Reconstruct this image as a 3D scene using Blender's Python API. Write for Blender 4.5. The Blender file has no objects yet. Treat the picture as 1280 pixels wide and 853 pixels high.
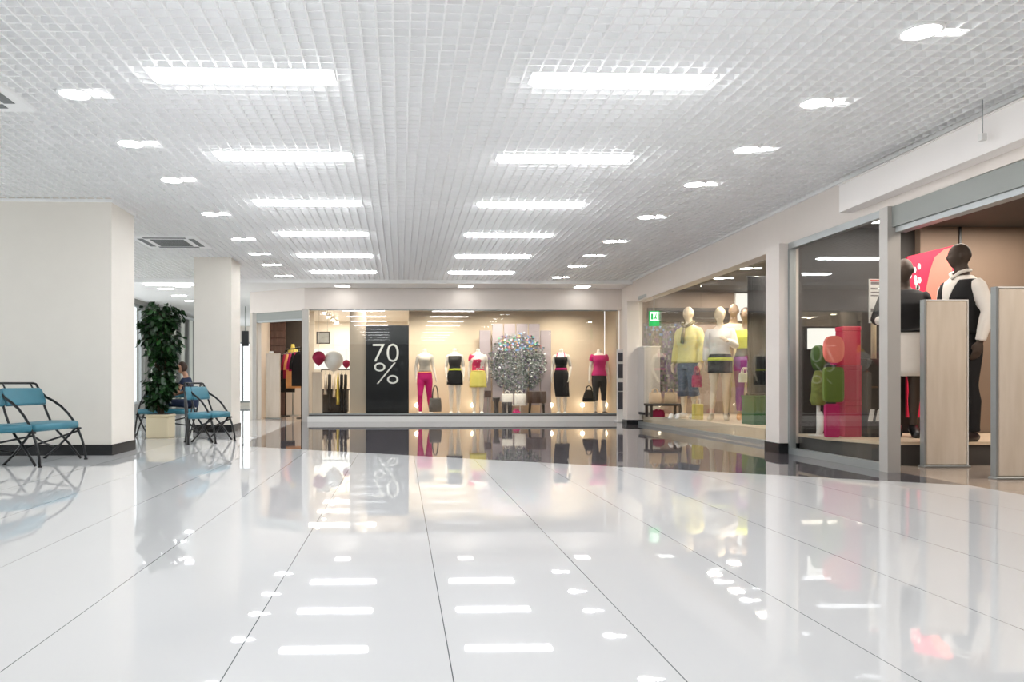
import bpy, math, random
from mathutils import Vector, Matrix, noise
PI = math.pi
S = bpy.context.scene
COL = S.collection
random.seed(7)

# ------------------------------------------------------------------ camera
TH = math.radians(1.8)
F, U0, V0, CH = 950.0, 531.0, 479.0, 0.81
CT, ST, TT = math.cos(TH), math.sin(TH), math.tan(TH)
cam = bpy.data.cameras.new('camera')
camo = bpy.data.objects.new('camera', cam)
COL.objects.link(camo)
camo.location = (0, 0, CH)
camo.rotation_euler = (PI / 2, 0, -TH)
cam.sensor_width = 36.0
cam.lens = 36.0 * F / 1280
cam.shift_x = (640 - U0) / 1280
cam.shift_y = (V0 - 426.5) / 1280
cam.clip_start = 0.05
S.camera = camo


def GX(u, Y):
    a = (u - U0) / F
    return Y * (a + TT) / (1 - a * TT)


def GZ(v, X, Y):
    return CH - (v - V0) / F * (Y * CT + X * ST)


def L(y):
    return 4.31 + 0.0233 * y


# ------------------------------------------------------------------ materials
def srgb(r, g, b):
    def f(c):
        c /= 255.0
        return c / 12.92 if c <= 0.04045 else ((c + 0.055) / 1.055) ** 2.4
    return (f(r), f(g), f(b), 1)


MATS = {}


def mat(name, c, rough=0.5, metal=0.0, spec=0.5, var=0.06, scale=6.0, emit=0.0, coat=0.0, bump=0.0):
    """solid colour with a little procedural variation"""
    if name in MATS:
        return MATS[name]
    m = bpy.data.materials.new(name)
    m.use_nodes = True
    nt = m.node_tree
    b = nt.nodes['Principled BSDF']
    b.inputs['Roughness'].default_value = rough
    b.inputs['Metallic'].default_value = metal
    b.inputs['Specular IOR Level'].default_value = spec
    b.inputs['Coat Weight'].default_value = coat
    col = srgb(*c)
    if var > 0:
        tc = nt.nodes.new('ShaderNodeTexCoord')
        n = nt.nodes.new('ShaderNodeTexNoise')
        n.inputs['Scale'].default_value = scale
        n.inputs['Detail'].default_value = 3
        nt.links.new(tc.outputs['Object'], n.inputs['Vector'])
        mx = nt.nodes.new('ShaderNodeMix')
        mx.data_type = 'RGBA'
        mx.inputs['A'].default_value = tuple(max(0, x * (1 - var)) for x in col[:3]) + (1,)
        mx.inputs['B'].default_value = tuple(min(1, x * (1 + var)) for x in col[:3]) + (1,)
        nt.links.new(n.outputs['Fac'], mx.inputs['Factor'])
        nt.links.new(mx.outputs['Result'], b.inputs['Base Color'])
        if bump > 0:
            bp = nt.nodes.new('ShaderNodeBump')
            bp.inputs['Strength'].default_value = bump
            bp.inputs['Distance'].default_value = 0.01
            nt.links.new(n.outputs['Fac'], bp.inputs['Height'])
            nt.links.new(bp.outputs['Normal'], b.inputs['Normal'])
    else:
        b.inputs['Base Color'].default_value = col
    if emit:
        b.inputs['Emission Color'].default_value = col
        b.inputs['Emission Strength'].default_value = emit
    MATS[name] = m
    return m


def lamp_mat(name, c, strength):
    m = bpy.data.materials.new(name)
    m.use_nodes = True
    nt = m.node_tree
    nt.nodes.clear()
    e = nt.nodes.new('ShaderNodeEmission')
    e.inputs['Color'].default_value = srgb(*c)
    e.inputs['Strength'].default_value = strength
    o = nt.nodes.new('ShaderNodeOutputMaterial')
    nt.links.new(e.outputs[0], o.inputs['Surface'])
    MATS[name] = m
    return m


def glass_mat(name, tint):
    m = bpy.data.materials.new(name)
    m.use_nodes = True
    nt = m.node_tree
    nt.nodes.clear()
    fr = nt.nodes.new('ShaderNodeFresnel')
    ge = nt.nodes.new('ShaderNodeNewGeometry')
    ir = nt.nodes.new('ShaderNodeMapRange')
    ir.inputs['To Min'].default_value = 1.5
    ir.inputs['To Max'].default_value = 1 / 1.5
    nt.links.new(ge.outputs['Backfacing'], ir.inputs['Value'])
    nt.links.new(ir.outputs['Result'], fr.inputs['IOR'])
    t = nt.nodes.new('ShaderNodeBsdfTransparent')
    t.inputs['Color'].default_value = tint
    g = nt.nodes.new('ShaderNodeBsdfGlossy')
    g.inputs['Roughness'].default_value = 0.0
    mx = nt.nodes.new('ShaderNodeMixShader')
    o = nt.nodes.new('ShaderNodeOutputMaterial')
    nt.links.new(fr.outputs[0], mx.inputs[0])
    nt.links.new(t.outputs[0], mx.inputs[1])
    nt.links.new(g.outputs[0], mx.inputs[2])
    nt.links.new(mx.outputs[0], o.inputs['Surface'])
    MATS[name] = m
    return m


def wood_mat(name, c1, c2, scale=(3, 3, 0.35), rough=0.35):
    m = bpy.data.materials.new(name)
    m.use_nodes = True
    nt = m.node_tree
    b = nt.nodes['Principled BSDF']
    b.inputs['Roughness'].default_value = rough
    tc = nt.nodes.new('ShaderNodeTexCoord')
    mp = nt.nodes.new('ShaderNodeMapping')
    mp.inputs['Scale'].default_value = scale
    n = nt.nodes.new('ShaderNodeTexNoise')
    n.inputs['Scale'].default_value = 6
    n.inputs['Detail'].default_value = 5
    r = nt.nodes.new('ShaderNodeValToRGB')
    r.color_ramp.elements[0].position = 0.35
    r.color_ramp.elements[1].position = 0.68
    r.color_ramp.elements[0].color = srgb(*c1)
    r.color_ramp.elements[1].color = srgb(*c2)
    nt.links.new(tc.outputs['Object'], mp.inputs['Vector'])
    nt.links.new(mp.outputs['Vector'], n.inputs['Vector'])
    nt.links.new(n.outputs['Fac'], r.inputs['Fac'])
    nt.links.new(r.outputs['Color'], b.inputs['Base Color'])
    MATS[name] = m
    return m


def floor_mat(name, c, gc, rough, jx=None, var=0.02, spec=0.5):
    m = bpy.data.materials.new(name)
    m.use_nodes = True
    nt = m.node_tree
    b = nt.nodes['Principled BSDF']
    b.inputs['Roughness'].default_value = rough
    b.inputs['IOR'].default_value = 1.5
    b.inputs['Specular IOR Level'].default_value = spec
    tc = nt.nodes.new('ShaderNodeTexCoord')
    n = nt.nodes.new('ShaderNodeTexNoise')
    n.inputs['Scale'].default_value = 1.3
    n.inputs['Detail'].default_value = 4
    nt.links.new(tc.outputs['Object'], n.inputs['Vector'])
    mx = nt.nodes.new('ShaderNodeMix')
    mx.data_type = 'RGBA'
    col = srgb(*c)
    mx.inputs['A'].default_value = tuple(x * (1 - var) for x in col[:3]) + (1,)
    mx.inputs['B'].default_value = tuple(min(1, x * (1 + var)) for x in col[:3]) + (1,)
    nt.links.new(n.outputs['Fac'], mx.inputs['Factor'])
    out = mx.outputs['Result']
    if jx:
        sx = nt.nodes.new('ShaderNodeSeparateXYZ')
        nt.links.new(tc.outputs['Object'], sx.inputs[0])

        def mth(op, a, v):
            q = nt.nodes.new('ShaderNodeMath')
            q.operation = op
            nt.links.new(a, q.inputs[0])
            q.inputs[1].default_value = v
            return q.outputs[0]
        masks = []
        for ax, per, off, w in jx:
            s = mth('SUBTRACT', sx.outputs[ax], off - per / 2)
            s = mth('DIVIDE', s, per)
            s = mth('FLOORED_MODULO', s, 1.0)
            s = mth('SUBTRACT', s, 0.5)
            s = mth('ABSOLUTE', s, 0)
            masks.append(mth('LESS_THAN', s, w / per))
        mk = masks[0]
        for k in masks[1:]:
            q = nt.nodes.new('ShaderNodeMath')
            q.operation = 'MAXIMUM'
            nt.links.new(mk, q.inputs[0])
            nt.links.new(k, q.inputs[1])
            mk = q.outputs[0]
        m2 = nt.nodes.new('ShaderNodeMix')
        m2.data_type = 'RGBA'
        m2.inputs['B'].default_value = srgb(*gc)
        nt.links.new(mk, m2.inputs['Factor'])
        nt.links.new(out, m2.inputs['A'])
        out = m2.outputs['Result']
    nt.links.new(out, b.inputs['Base Color'])
    MATS[name] = m
    return m


# ------------------------------------------------------------------ mesh builder
class MB:
    def __init__(s):
        s.v, s.f, s.sm, s.mi = [], [], [], []
        s.cur = 0

    def add(s, vs, fs, smooth=False):
        b = len(s.v)
        s.v += [tuple(v) for v in vs]
        for f in fs:
            s.f.append([b + i for i in f])
            s.sm.append(smooth)
            s.mi.append(s.cur)
        return s

    def box(s, x0, x1, y0, y1, z0, z1):
        v = [(x0, y0, z0), (x1, y0, z0), (x1, y1, z0), (x0, y1, z0), (x0, y0, z1), (x1, y0, z1), (x1, y1, z1), (x0, y1, z1)]
        return s.add(v, [(0, 3, 2, 1), (4, 5, 6, 7), (0, 1, 5, 4), (1, 2, 6, 5), (2, 3, 7, 6), (3, 0, 4, 7)])

    def cbox(s, x0, x1, y0, y1, z0, z1, c=0.006):
        """box with chamfered vertical edges and top"""
        pts = [(x0 + c, y0), (x1 - c, y0), (x1, y0 + c), (x1, y1 - c), (x1 - c, y1), (x0 + c, y1), (x0, y1 - c), (x0, y0 + c)]
        cx, cy = (x0 + x1) / 2, (y0 + y1) / 2
        ix = 1 - 2 * c / (x1 - x0)
        iy = 1 - 2 * c / (y1 - y0)
        ins = [(cx + (p[0] - cx) * ix, cy + (p[1] - cy) * iy) for p in pts]
        rings = [[(p[0], p[1], z0 + c) for p in pts], [(p[0], p[1], z1 - c) for p in pts], [(p[0], p[1], z1) for p in ins]]
        rings.insert(0, [(p[0], p[1], z0) for p in ins])
        return s.rings(rings, False)

    def rings(s, rs, smooth=True, caps=True):
        n = len(rs[0])
        vs = [p for r in rs for p in r]
        fs = []
        for i in range(len(rs) - 1):
            for j in range(n):
                k = (j + 1) % n
                fs.append((i * n + j, i * n + k, (i + 1) * n + k, (i + 1) * n + j))
        s.add(vs, fs, smooth)
        if caps:
            s.add(rs[0], [tuple(range(n - 1, -1, -1))])
            s.add(rs[-1], [tuple(range(n))])
        return s

    def wrings(s, rs, smooth=True):
        """closed watertight loft"""
        n = len(rs[0])
        vs = [p for r in rs for p in r]
        fs = []
        for i in range(len(rs) - 1):
            for j in range(n):
                k = (j + 1) % n
                fs.append((i * n + j, i * n + k, (i + 1) * n + k, (i + 1) * n + j))
        fs.append(tuple(range(n - 1, -1, -1)))
        m = (len(rs) - 1) * n
        fs.append(tuple(m + i for i in range(n)))
        return s.add(vs, fs, smooth)

    def prism(s, pts, z0, z1):
        n = len(pts)
        a = sum(pts[i][0] * pts[(i + 1) % n][1] - pts[(i + 1) % n][0] * pts[i][1] for i in range(n))
        if a < 0:
            pts = pts[::-1]
        v = [(p[0], p[1], z0) for p in pts] + [(p[0], p[1], z1) for p in pts]
        f = [tuple(range(n - 1, -1, -1)), tuple(range(n, 2 * n))]
        f += [(i, (i + 1) % n, n + (i + 1) % n, n + i) for i in range(n)]
        return s.add(v, f)

    def tube(s, path, r, seg=8, flat=None, smooth=True):
        """r: number or list; flat: (axis vector, factor) squashes sections along the axis"""
        P = [Vector(p) for p in path]
        R = r if isinstance(r, (list, tuple)) else [r] * len(P)
        t0 = (P[1] - P[0]).normalized()
        up = Vector((0, 0, 1)) if abs(t0.z) < 0.9 else Vector((0, 1, 0))
        nrm = (up - t0 * up.dot(t0)).normalized()
        rs = []
        for i, p in enumerate(P):
            a = P[max(0, i - 1)]
            b = P[min(len(P) - 1, i + 1)]
            t = (b - a).normalized()
            nrm = (nrm - t * nrm.dot(t))
            nrm = nrm.normalized() if nrm.length > 1e-6 else t.orthogonal().normalized()
            bn = t.cross(nrm)
            ring = []
            for k in range(seg):
                an = 2 * PI * k / seg
                o = (nrm * math.cos(an) + bn * math.sin(an)) * R[i]
                if flat:
                    ax = Vector(flat[0])
                    o = o - ax * (o.dot(ax) * (1 - flat[1]))
                ring.append(p + o)
            rs.append(ring)
        return s.wrings(rs, smooth)

    def ell(s, c, r, seg=16, rn=10, fn=None):
        rs = []
        for i in range(rn + 1):
            ph = -PI / 2 + PI * (i + 0.02 if i == 0 else i - 0.02 if i == rn else i) / rn
            ring = []
            for k in range(seg):
                a = 2 * PI * k / seg
                p = Vector((c[0] + r[0] * math.cos(ph) * math.cos(a), c[1] + r[1] * math.cos(ph) * math.sin(a), c[2] + r[2] * math.sin(ph)))
                ring.append(fn(p) if fn else p)
            rs.append(ring)
        return s.wrings(rs)

    def disc(s, c, r, z0, z1, seg=24):
        return s.wrings([[(c[0] + r * math.cos(2 * PI * k / seg), c[1] + r * math.sin(2 * PI * k / seg), z) for k in range(seg)] for z in (z0, z1)], False)

    def build(s, name, m, parent=None, kind=None, label=None):
        me = bpy.data.meshes.new(name)
        me.from_pydata(s.v, [], s.f)
        me.polygons.foreach_set('use_smooth', s.sm)
        for q in (m if isinstance(m, (list, tuple)) else [m]):
            me.materials.append(q)
        if any(s.mi):
            me.polygons.foreach_set('material_index', s.mi)
        me.update()
        o = bpy.data.objects.new(name, me)
        COL.objects.link(o)
        if parent:
            o.parent = parent
        if kind:
            o['kind'] = kind
        if label:
            o['label'] = label
        return o


def thing(name, label, cat, loc=(0, 0, 0), rz=0.0, group=None, sc=1.0):
    o = bpy.data.objects.new(name, None)
    COL.objects.link(o)
    o.location = loc
    o.rotation_euler = (0, 0, rz)
    o.scale = (sc, sc, sc)
    return tag(o, label, cat, group)


def tag(o, label, cat, group=None):
    o['label'] = label
    o['category'] = cat
    if group:
        o['group'] = group
    return o


def struct(name, mb, m, parent=None):
    return mb.build(name, m, parent, kind='structure')


def dup(root, label=None, loc=None, rz=None):
    r = root.copy()
    COL.objects.link(r)
    if loc is not None:
        r.location = loc
    if rz is not None:
        r.rotation_euler = (0, 0, rz)
    if label:
        r['label'] = label
    for ch in list(root.children):
        c = ch.copy()
        COL.objects.link(c)
        c.parent = r
        for g in list(ch.children):
            d = g.copy()
            COL.objects.link(d)
            d.parent = c
    return r


def bx(x0, x1, y0, y1, z0, z1):
    return MB().box(x0, x1, y0, y1, z0, z1)


def area(loc, sx, sy, power, col=(1, 1, 1), rot=(0, 0, 0)):
    l = bpy.data.lights.new('lamp', 'AREA')
    l.shape = 'RECTANGLE'
    l.size, l.size_y = sx, sy
    l.energy = power
    l.color = col
    o = bpy.data.objects.new('lamp', l)
    COL.objects.link(o)
    o.location = loc
    o.rotation_euler = rot
    return o


# ------------------------------------------------------------------ palette
UPL = lamp_mat('added_uplight', (250, 252, 255), 14.0)
LAMP = lamp_mat('lamp_white', (250, 252, 255), 25.0)
DLAMP = lamp_mat('downlight_white', (252, 253, 255), 40.0)
SPOTL = lamp_mat('spot_warm', (255, 238, 214), 14.0)
GLOW = lamp_mat('lightbox_white', (255, 250, 240), 1.3)
GLASS = glass_mat('shop_glass', (0.96, 0.97, 0.96, 1))
FLOORW = floor_mat('white_polished_tile', (217, 217, 217), (92, 96, 98), 0.02, [(0, 0.632, 0.143, 0.0017)])
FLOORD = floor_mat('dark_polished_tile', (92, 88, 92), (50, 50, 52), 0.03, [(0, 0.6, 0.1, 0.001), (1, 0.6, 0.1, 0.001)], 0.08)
FLOORS = floor_mat('shop_floor_tile', (176, 160, 146), (120, 110, 100), 0.12, [(0, 0.6, 0.1, 0.001), (1, 0.6, 0.1, 0.001)], 0.06)
CEILW = mat('ceiling_white', (253, 253, 252), 0.5, var=0.01)
SLABW = mat('slab_white', (198, 199, 201), 0.8, var=0.02)
PLAST = mat('plaster_warm_white', (240, 234, 224), 0.6, var=0.02)
FASC = mat('fascia_warm_grey', (230, 221, 213), 0.5, var=0.02)
SIGNW = mat('sign_box_white', (248, 243, 239), 0.35, var=0.01)
BASEB = mat('base_black', (22, 22, 24), 0.25, var=0.2)
ALU = mat('aluminium', (168, 172, 172), 0.35, metal=0.55, var=0.03)
ALUW = mat('post_satin', (190, 186, 180), 0.4, metal=0.2, var=0.03)
SHUT = mat('shutter_greygreen', (146, 149, 144), 0.4, metal=0.2, var=0.03)
TUBE = mat('black_tube', (18, 18, 20), 0.35, var=0.1)
TEAL = mat('teal_vinyl', (58, 124, 142), 0.42, var=0.08, scale=9, bump=0.05)
BEIGE = mat('beige_paint', (222, 205, 180), 0.6, var=0.03)
BEIGED = mat('taupe_paint', (176, 162, 146), 0.6, var=0.04)
BROWN = mat('brown_paint', (136, 116, 100), 0.6, var=0.05)
DARKB = mat('dark_brown', (62, 54, 48), 0.5, var=0.06)
DARKG = mat('dark_grey_wall', (74, 70, 67), 0.6, var=0.06)
BLACK = mat('black_board', (16, 17, 20), 0.3, var=0.15)
WHITE = mat('white_lacquer', (238, 236, 232), 0.3, var=0.01)
PLAT = mat('platform_top', (226, 204, 176), 0.35, var=0.04)
SLAT = wood_mat('brown_slat_wood', (86, 66, 62), (112, 88, 82))
GATEW = wood_mat('pale_oak', (212, 199, 182), (222, 210, 195), (2.5, 2.5, 0.3))
SKIN = mat('mannequin_cream', (240, 220, 192), 0.4, var=0.02)
SKINW = mat('mannequin_white', (242, 232, 218), 0.35, var=0.02)
SKIND = mat('mannequin_dark', (70, 57, 48), 0.65, var=0.04)
FUCH = mat('fuchsia_cloth', (206, 20, 112), 0.75, var=0.12, scale=14)
CRIM = mat('crimson_cloth', (150, 14, 62), 0.75, var=0.12, scale=14)
BLKC = mat('black_cloth', (20, 19, 22), 0.8, var=0.2, scale=14)
GRYC = mat('charcoal_cloth', (58, 56, 56), 0.8, var=0.2, scale=14)
YELC = mat('yellow_cloth', (238, 222, 116), 0.8, var=0.08, scale=14)
LIME = mat('lime_cloth', (214, 222, 70), 0.7, var=0.06)
WHTC = mat('white_cloth', (238, 232, 224), 0.8, var=0.04, scale=14)
PURP = mat('purple_cloth', (128, 34, 140), 0.75, var=0.1, scale=14)
ORNG = mat('orange_cloth', (232, 176, 116), 0.75, var=0.1, scale=14)
GRNC = mat('green_cloth', (74, 104, 40), 0.75, var=0.15, scale=14)
DENIM = mat('denim_cloth', (96, 106, 124), 0.8, var=0.2, scale=14)
NAVY = mat('navy_cloth', (24, 38, 66), 0.8, var=0.15, scale=14)
LEATH = mat('brown_leather', (46, 34, 32), 0.4, var=0.2, scale=12)
PINKB = mat('red_board', (214, 34, 74), 0.5, var=0.03)
CORAL = mat('coral_board', (240, 128, 112), 0.5, var=0.03)
MAGB = mat('magenta_board', (190, 20, 96), 0.5, var=0.03)
GREENB = mat('green_board', (92, 112, 34), 0.5, var=0.04)
ROSE = mat('rose_board', (188, 44, 80), 0.5, var=0.04)

# ------------------------------------------------------------------ world
w = bpy.data.worlds.new('world')
S.world = w
w.use_nodes = True
bg = w.node_tree.nodes['Background']
bg.inputs['Color'].default_value = (0.93, 0.96, 1.0, 1)
bg.inputs['Strength'].default_value = 2.2

# ------------------------------------------------------------------ floor
ZC = 2.87
edge = [(4.5, 5.87), (1.2, 7.83), (-2.1, 9.85)]
mb = MB()
mb.prism([(-7, -9), (4.5, -9)] + edge + [(-2.2, 16.13), (-3.25, 16.84), (-3.25, 28), (-7, 28)], -0.08, 0)
struct('floor', mb, FLOORW)
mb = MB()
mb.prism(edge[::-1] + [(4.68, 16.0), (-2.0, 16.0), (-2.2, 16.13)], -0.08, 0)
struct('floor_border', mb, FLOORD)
mb = MB()
mb.prism([(-2.0, 16.0), (4.68, 16.0), (4.7, 24), (-3.25, 24), (-3.25, 16.84)], -0.08, 0)
mb.prism([(4.5, 3), (10, 3), (10, 16), (4.68, 16), (4.5, 5.87)], -0.08, 0)
struct('floor_shops', mb, FLOORS)

# ------------------------------------------------------------------ ceiling: open white grid below a slab
mb = MB()
C = 0.0963
zt, zb = 2.915, 2.87
x = -6.4
while x < 4.66:
    y0 = -8.0
    if x > L(-8):
        y0 = (x - 4.31) / 0.0233
    if y0 < 15:
        mb.box(x - 0.006, x + 0.006, y0, 15.2, zb, zt)
    x += C
y = -8.0
while y < 15.2:
    mb.box(-6.4, L(y) - 0.005, y - 0.006, y + 0.006, zb + 0.002, zt - 0.002)
    y += C
grid = struct('ceiling', mb, CEILW)
mb = MB()
mb.box(-7, 5.2, -8.2, 15.2, 3.42, 3.5)
mb.box(-7, -6.45, -8.2, 15.2, 2.9, 3.42)
mb.box(4.72, 5.2, -8.2, 15.2, 3.0, 3.42)
mb.box(-6.45, 4.72, 15.2, 15.3, 3.1, 3.42)
mb.box(-6.45, 4.72, -8.3, -8.2, 2.85, 3.42)
struct('ceiling_slab', mb, SLABW)
mb = MB()
mb.box(-7, 4.9, 15.2, 28, 2.81, 3.1)
struct('ceiling_rear', mb, CEILW)
mb = MB()
mb.box(-6.4, L(15.2), 15.17, 15.2, 2.80, 2.92)
mb.prism([(L(-8) - 0.03, -8), (L(15.2) - 0.03, 15.2), (L(15.2), 15.2), (L(-8), -8)], 2.845, 2.885)
struct('trim_1', mb, CEILW)

# ------------------------------------------------------------------ walls
mb = MB()
mb.prism([(L(-9), -9), (L(16), 16), (L(16) + 0.2, 16), (L(-9) + 0.2, -9)], 2.41, 3.0)
mb.prism([(L(-9), -9), (L(3.4), 3.4), (L(3.4) + 0.2, 3.4), (L(-9) + 0.2, -9)], 0, 2.41)
mb.box(4.69, 4.89, 15.0, 16.2, 0, 2.41)
struct('wall_right', mb, FASC)
mb = MB()
mb.box(-2.02, L(16), 16.0, 16.14, 2.36, 2.9)
mb.prism([(-2.02, 16.0), (-3.32, 16.87), (-3.25, 16.97), (-1.96, 16.14)], 2.34, 2.9)
struct('wall_far', mb, FASC)
mb = MB()
mb.box(-3.35, -3.25, 16.97, 24, 0, 2.9)
struct('wall_shop_side', mb, PLAST)
# left wall: a bright window first, then blind strips on a grey wall
mb = MB()
mb.box(-6.5, -6.3, -8, 18.9, 0, 0.3)
mb.box(-6.5, -6.3, -8, 18.9, 2.70, 3.0)
mb.box(-6.5, -6.3, 18.9, 28, 0, 3.0)
struct('wall_left', mb, mat('wall_grey', (150, 150, 146), 0.6, var=0.03))
xw0, xw1 = GX(300, 27), GX(330, 27)
mb = MB()
mb.box(-6.5, xw0 - 1.2, 27, 27.2, 0, 3.0)
mb.box(xw0 - 1.2, -3.25, 27, 27.2, GZ(428, -4.5, 27), 3.0)
mb.box(xw0 - 1.2, -3.25, 27, 27.2, 0, 0.12)
struct('wall_back', mb, PLAST)
wn = struct('window_5', MB().box(xw0 - 1.2, -3.25, 27.0, 27.06, 0.12, 0.18).box(xw0 - 1.2, -3.25, 27.0, 27.06, GZ(428, -4.5, 27) - 0.06, GZ(428, -4.5, 27)), ALU)
mb = MB()
for i in range(5):
    xx = xw0 - 1.15 + i * 0.62
    mb.box(xx - 0.03, xx + 0.03, 27, 27.06, 0.18, GZ(428, -4.5, 27) - 0.06)
mb.build('mullion', ALU, wn)
bx(xw0 - 1.2, -3.25, 27.02, 27.03, 0.18, GZ(428, -4.5, 27) - 0.06).build('pane', GLASS, wn)
# side window, glazing added unseen toward the viewer for more daylight, and vertical blinds
wn = struct('window_4', MB().box(-6.42, -6.36, -8, 18.9, 0.3, 0.36).box(-6.42, -6.36, -8, 18.9, 2.64, 2.70), ALU)
mb = MB()
for i in range(25):
    mb.box(-6.42, -6.36, -7.08 + i * 1.08, -7.02 + i * 1.08, 0.36, 2.64)
mb.build('mullion', ALU, wn)
bx(-6.40, -6.39, -8, 18.84, 0.36, 2.64).build('pane', GLASS, wn)
BLIND = mat('blind_fabric', (226, 228, 220), 0.8, var=0.04)
vb = thing('vertical_blind', 'row of long pale vertical blind strips on the grey wall behind the plant', 'blind', (-6.2, 0, 0))
bx(-0.04, 0.04, 18.9, 26.95, 2.66, 2.72).build('head_rail', ALU, vb)
y = 19.1
while y < 26.8:
    bx(-0.012, 0.012, y, y + 0.3, 0.12, 2.66).build('strip', BLIND, vb)
    y += 0.85

# pillars
def pillar(x0, x1, y0, y1, zt, m, name='pillar', base=0.12):
    p = struct(name, bx(x0, x1, y0, y1, 0, zt), m)
    mb = MB()
    g = 0.012
    mb.box(x0 - g, x1 + g, y0 - g, y1 + g, 0, base)
    b = mb.build('baseboard', BASEB, p)
    b['kind'] = 'structure'
    return p
pillar(-4.9, -3.24, 8.62, 9.35, 2.99, PLAST)
pillar(-3.40, -2.79, 12.6, 13.3, 2.99, PLAST, 'pillar')
struct('trim_2', MB().box(-4.92, -3.225, 8.605, 9.365, 2.835, 2.868), CEILW)
pillar(4.335, 4.56, 8.58, 8.9, 2.41, FASC, 'pillar')
pillar(4.42, 4.72, 14.72, 15.0, 2.41, FASC, 'pillar', 0.09)

# ------------------------------------------------------------------ shopfronts (windows as structure)
def pane_run(n, p0, p1, z0, z1, cuts, frame_m, fw=0.05, posts=None):
    """glazing from plan point p0 to p1 with bottom and top rails; returns the structure object"""
    d = Vector((p1[0] - p0[0], p1[1] - p0[1]))
    ln = d.length
    t = d / ln
    nrm = Vector((-t.y, t.x))

    def q(s, o):
        r = Vector(p0) + t * s + nrm * o
        return (r.x, r.y)
    mb = MB()
    h = fw / 2
    mb.prism([q(0, -h), q(ln, -h), q(ln, h), q(0, h)], z0, z0 + fw)
    mb.prism([q(0, -h), q(ln, -h), q(ln, h), q(0, h)], z1 - fw, z1)
    for s in posts or []:
        mb.prism([q(s - h, -h), q(s + h, -h), q(s + h, h), q(s - h, h)], z0 + fw, z1 - fw)
    wobj = struct('window_%d' % n, mb, frame_m)
    cs = [0] + cuts + [ln]
    for a, b in zip(cs[:-1], cs[1:]):
        MB().prism([q(a + 0.002, -0.005), q(b - 0.002, -0.005), q(b - 0.002, 0.005), q(a + 0.002, 0.005)], z0 + fw, z1 - fw).build('pane', GLASS, wobj)
    return wobj

# far window
struct('trim_3', bx(-1.95, 4.62, 15.92, 16.14, 0, 0.115), WHITE)
struct('trim_4', bx(-1.95, 4.62, 15.97, 16.1, 0.115, 0.14), DARKG)
pane_run(1, (-1.93, 16.05), (4.6, 16.05), 0.14, 2.37, [1.95, 4.1], ALU, 0.03)
# right window one (set back, slightly turned) and two
pane_run(2, (4.80, 9.0), (4.66, 14.7), 0.0, 2.5, [2.85], ALU, 0.06)
pane_run(3, (4.47, 6.86), (4.47, 8.57), 0.0, 2.41, [], ALU, 0.07, [1.71])
struct('trim_5', bx(4.40, 4.52, 6.74, 6.86, 0, 2.41), ALUW)
struct('trim_6', bx(GX(378, 16.0), GX(386, 16.0), 15.94, 16.06, 0, 2.36), ALUW)
struct('trim_7', bx(GX(316, 16.84), GX(321, 16.84), 16.80, 16.9, 0, 2.36), ALUW)

# roller shutters over the two entrances
sh = thing('roller_shutter', 'grey-green rolled-up shutter box over the right shop entrance', 'shutter')
bx(4.44, 4.64, 3.4, 6.74, 2.22, 2.405).build('shutter_box', SHUT, sh)
bx(4.46, 4.56, 3.42, 6.72, 2.17, 2.22).build('bottom_rail', ALU, sh)
sh = thing('roller_shutter', 'grey-green rolled-up shutter box over the far angled entrance', 'shutter')
MB().prism([(-2.06, 16.06), (-3.18, 16.81), (-3.1, 16.93), (-1.98, 16.18)], 2.17, 2.34).build('shutter_box', SHUT, sh)
MB().prism([(-2.06, 16.08), (-3.18, 16.83), (-3.14, 16.89), (-2.02, 16.14)], 2.13, 2.17).build('bottom_rail', ALU, sh)

# white blank sign box on the right fascia
sg = thing('sign_box', 'long white blank sign box on the fascia above the right shop entrance', 'sign')
MB().prism([(L(2) - 0.14, 2), (L(7.4) - 0.14, 7.4), (L(7.4) - 0.002, 7.4), (L(2) - 0.002, 2)], 2.50, 2.765).build('box', SIGNW, sg)
MB().prism([(L(2) - 0.155, 2), (L(7.4) - 0.155, 7.41), (L(7.4) - 0.002, 7.41), (L(2) - 0.002, 2)], 2.765, 2.775).build('edge_profile', SIGNW, sg)

# small hooks hanging from the ceiling edge
for u, v0, v1, lb in ((970, 262, 286, 'small hook on a wire above the pillar between the right shop windows'), (1228, 152, 176, 'small hook on a wire in front of the white sign box')):
    Y = 9.2 if u < 1000 else 5.4
    Xh = GX(u, Y)
    z1 = GZ(v1, Xh, Y)
    hk = thing('ceiling_hook', lb, 'hook', (Xh, Y, z1))
    MB().tube([(0, 0, 0.05), (0, 0, 2.88 - z1)], 0.004, 6).build('wire', ALU, hk)
    MB().box(-0.02, 0.02, -0.02, 0.02, 0, 0.05).build('clip', WHITE, hk)

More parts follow.
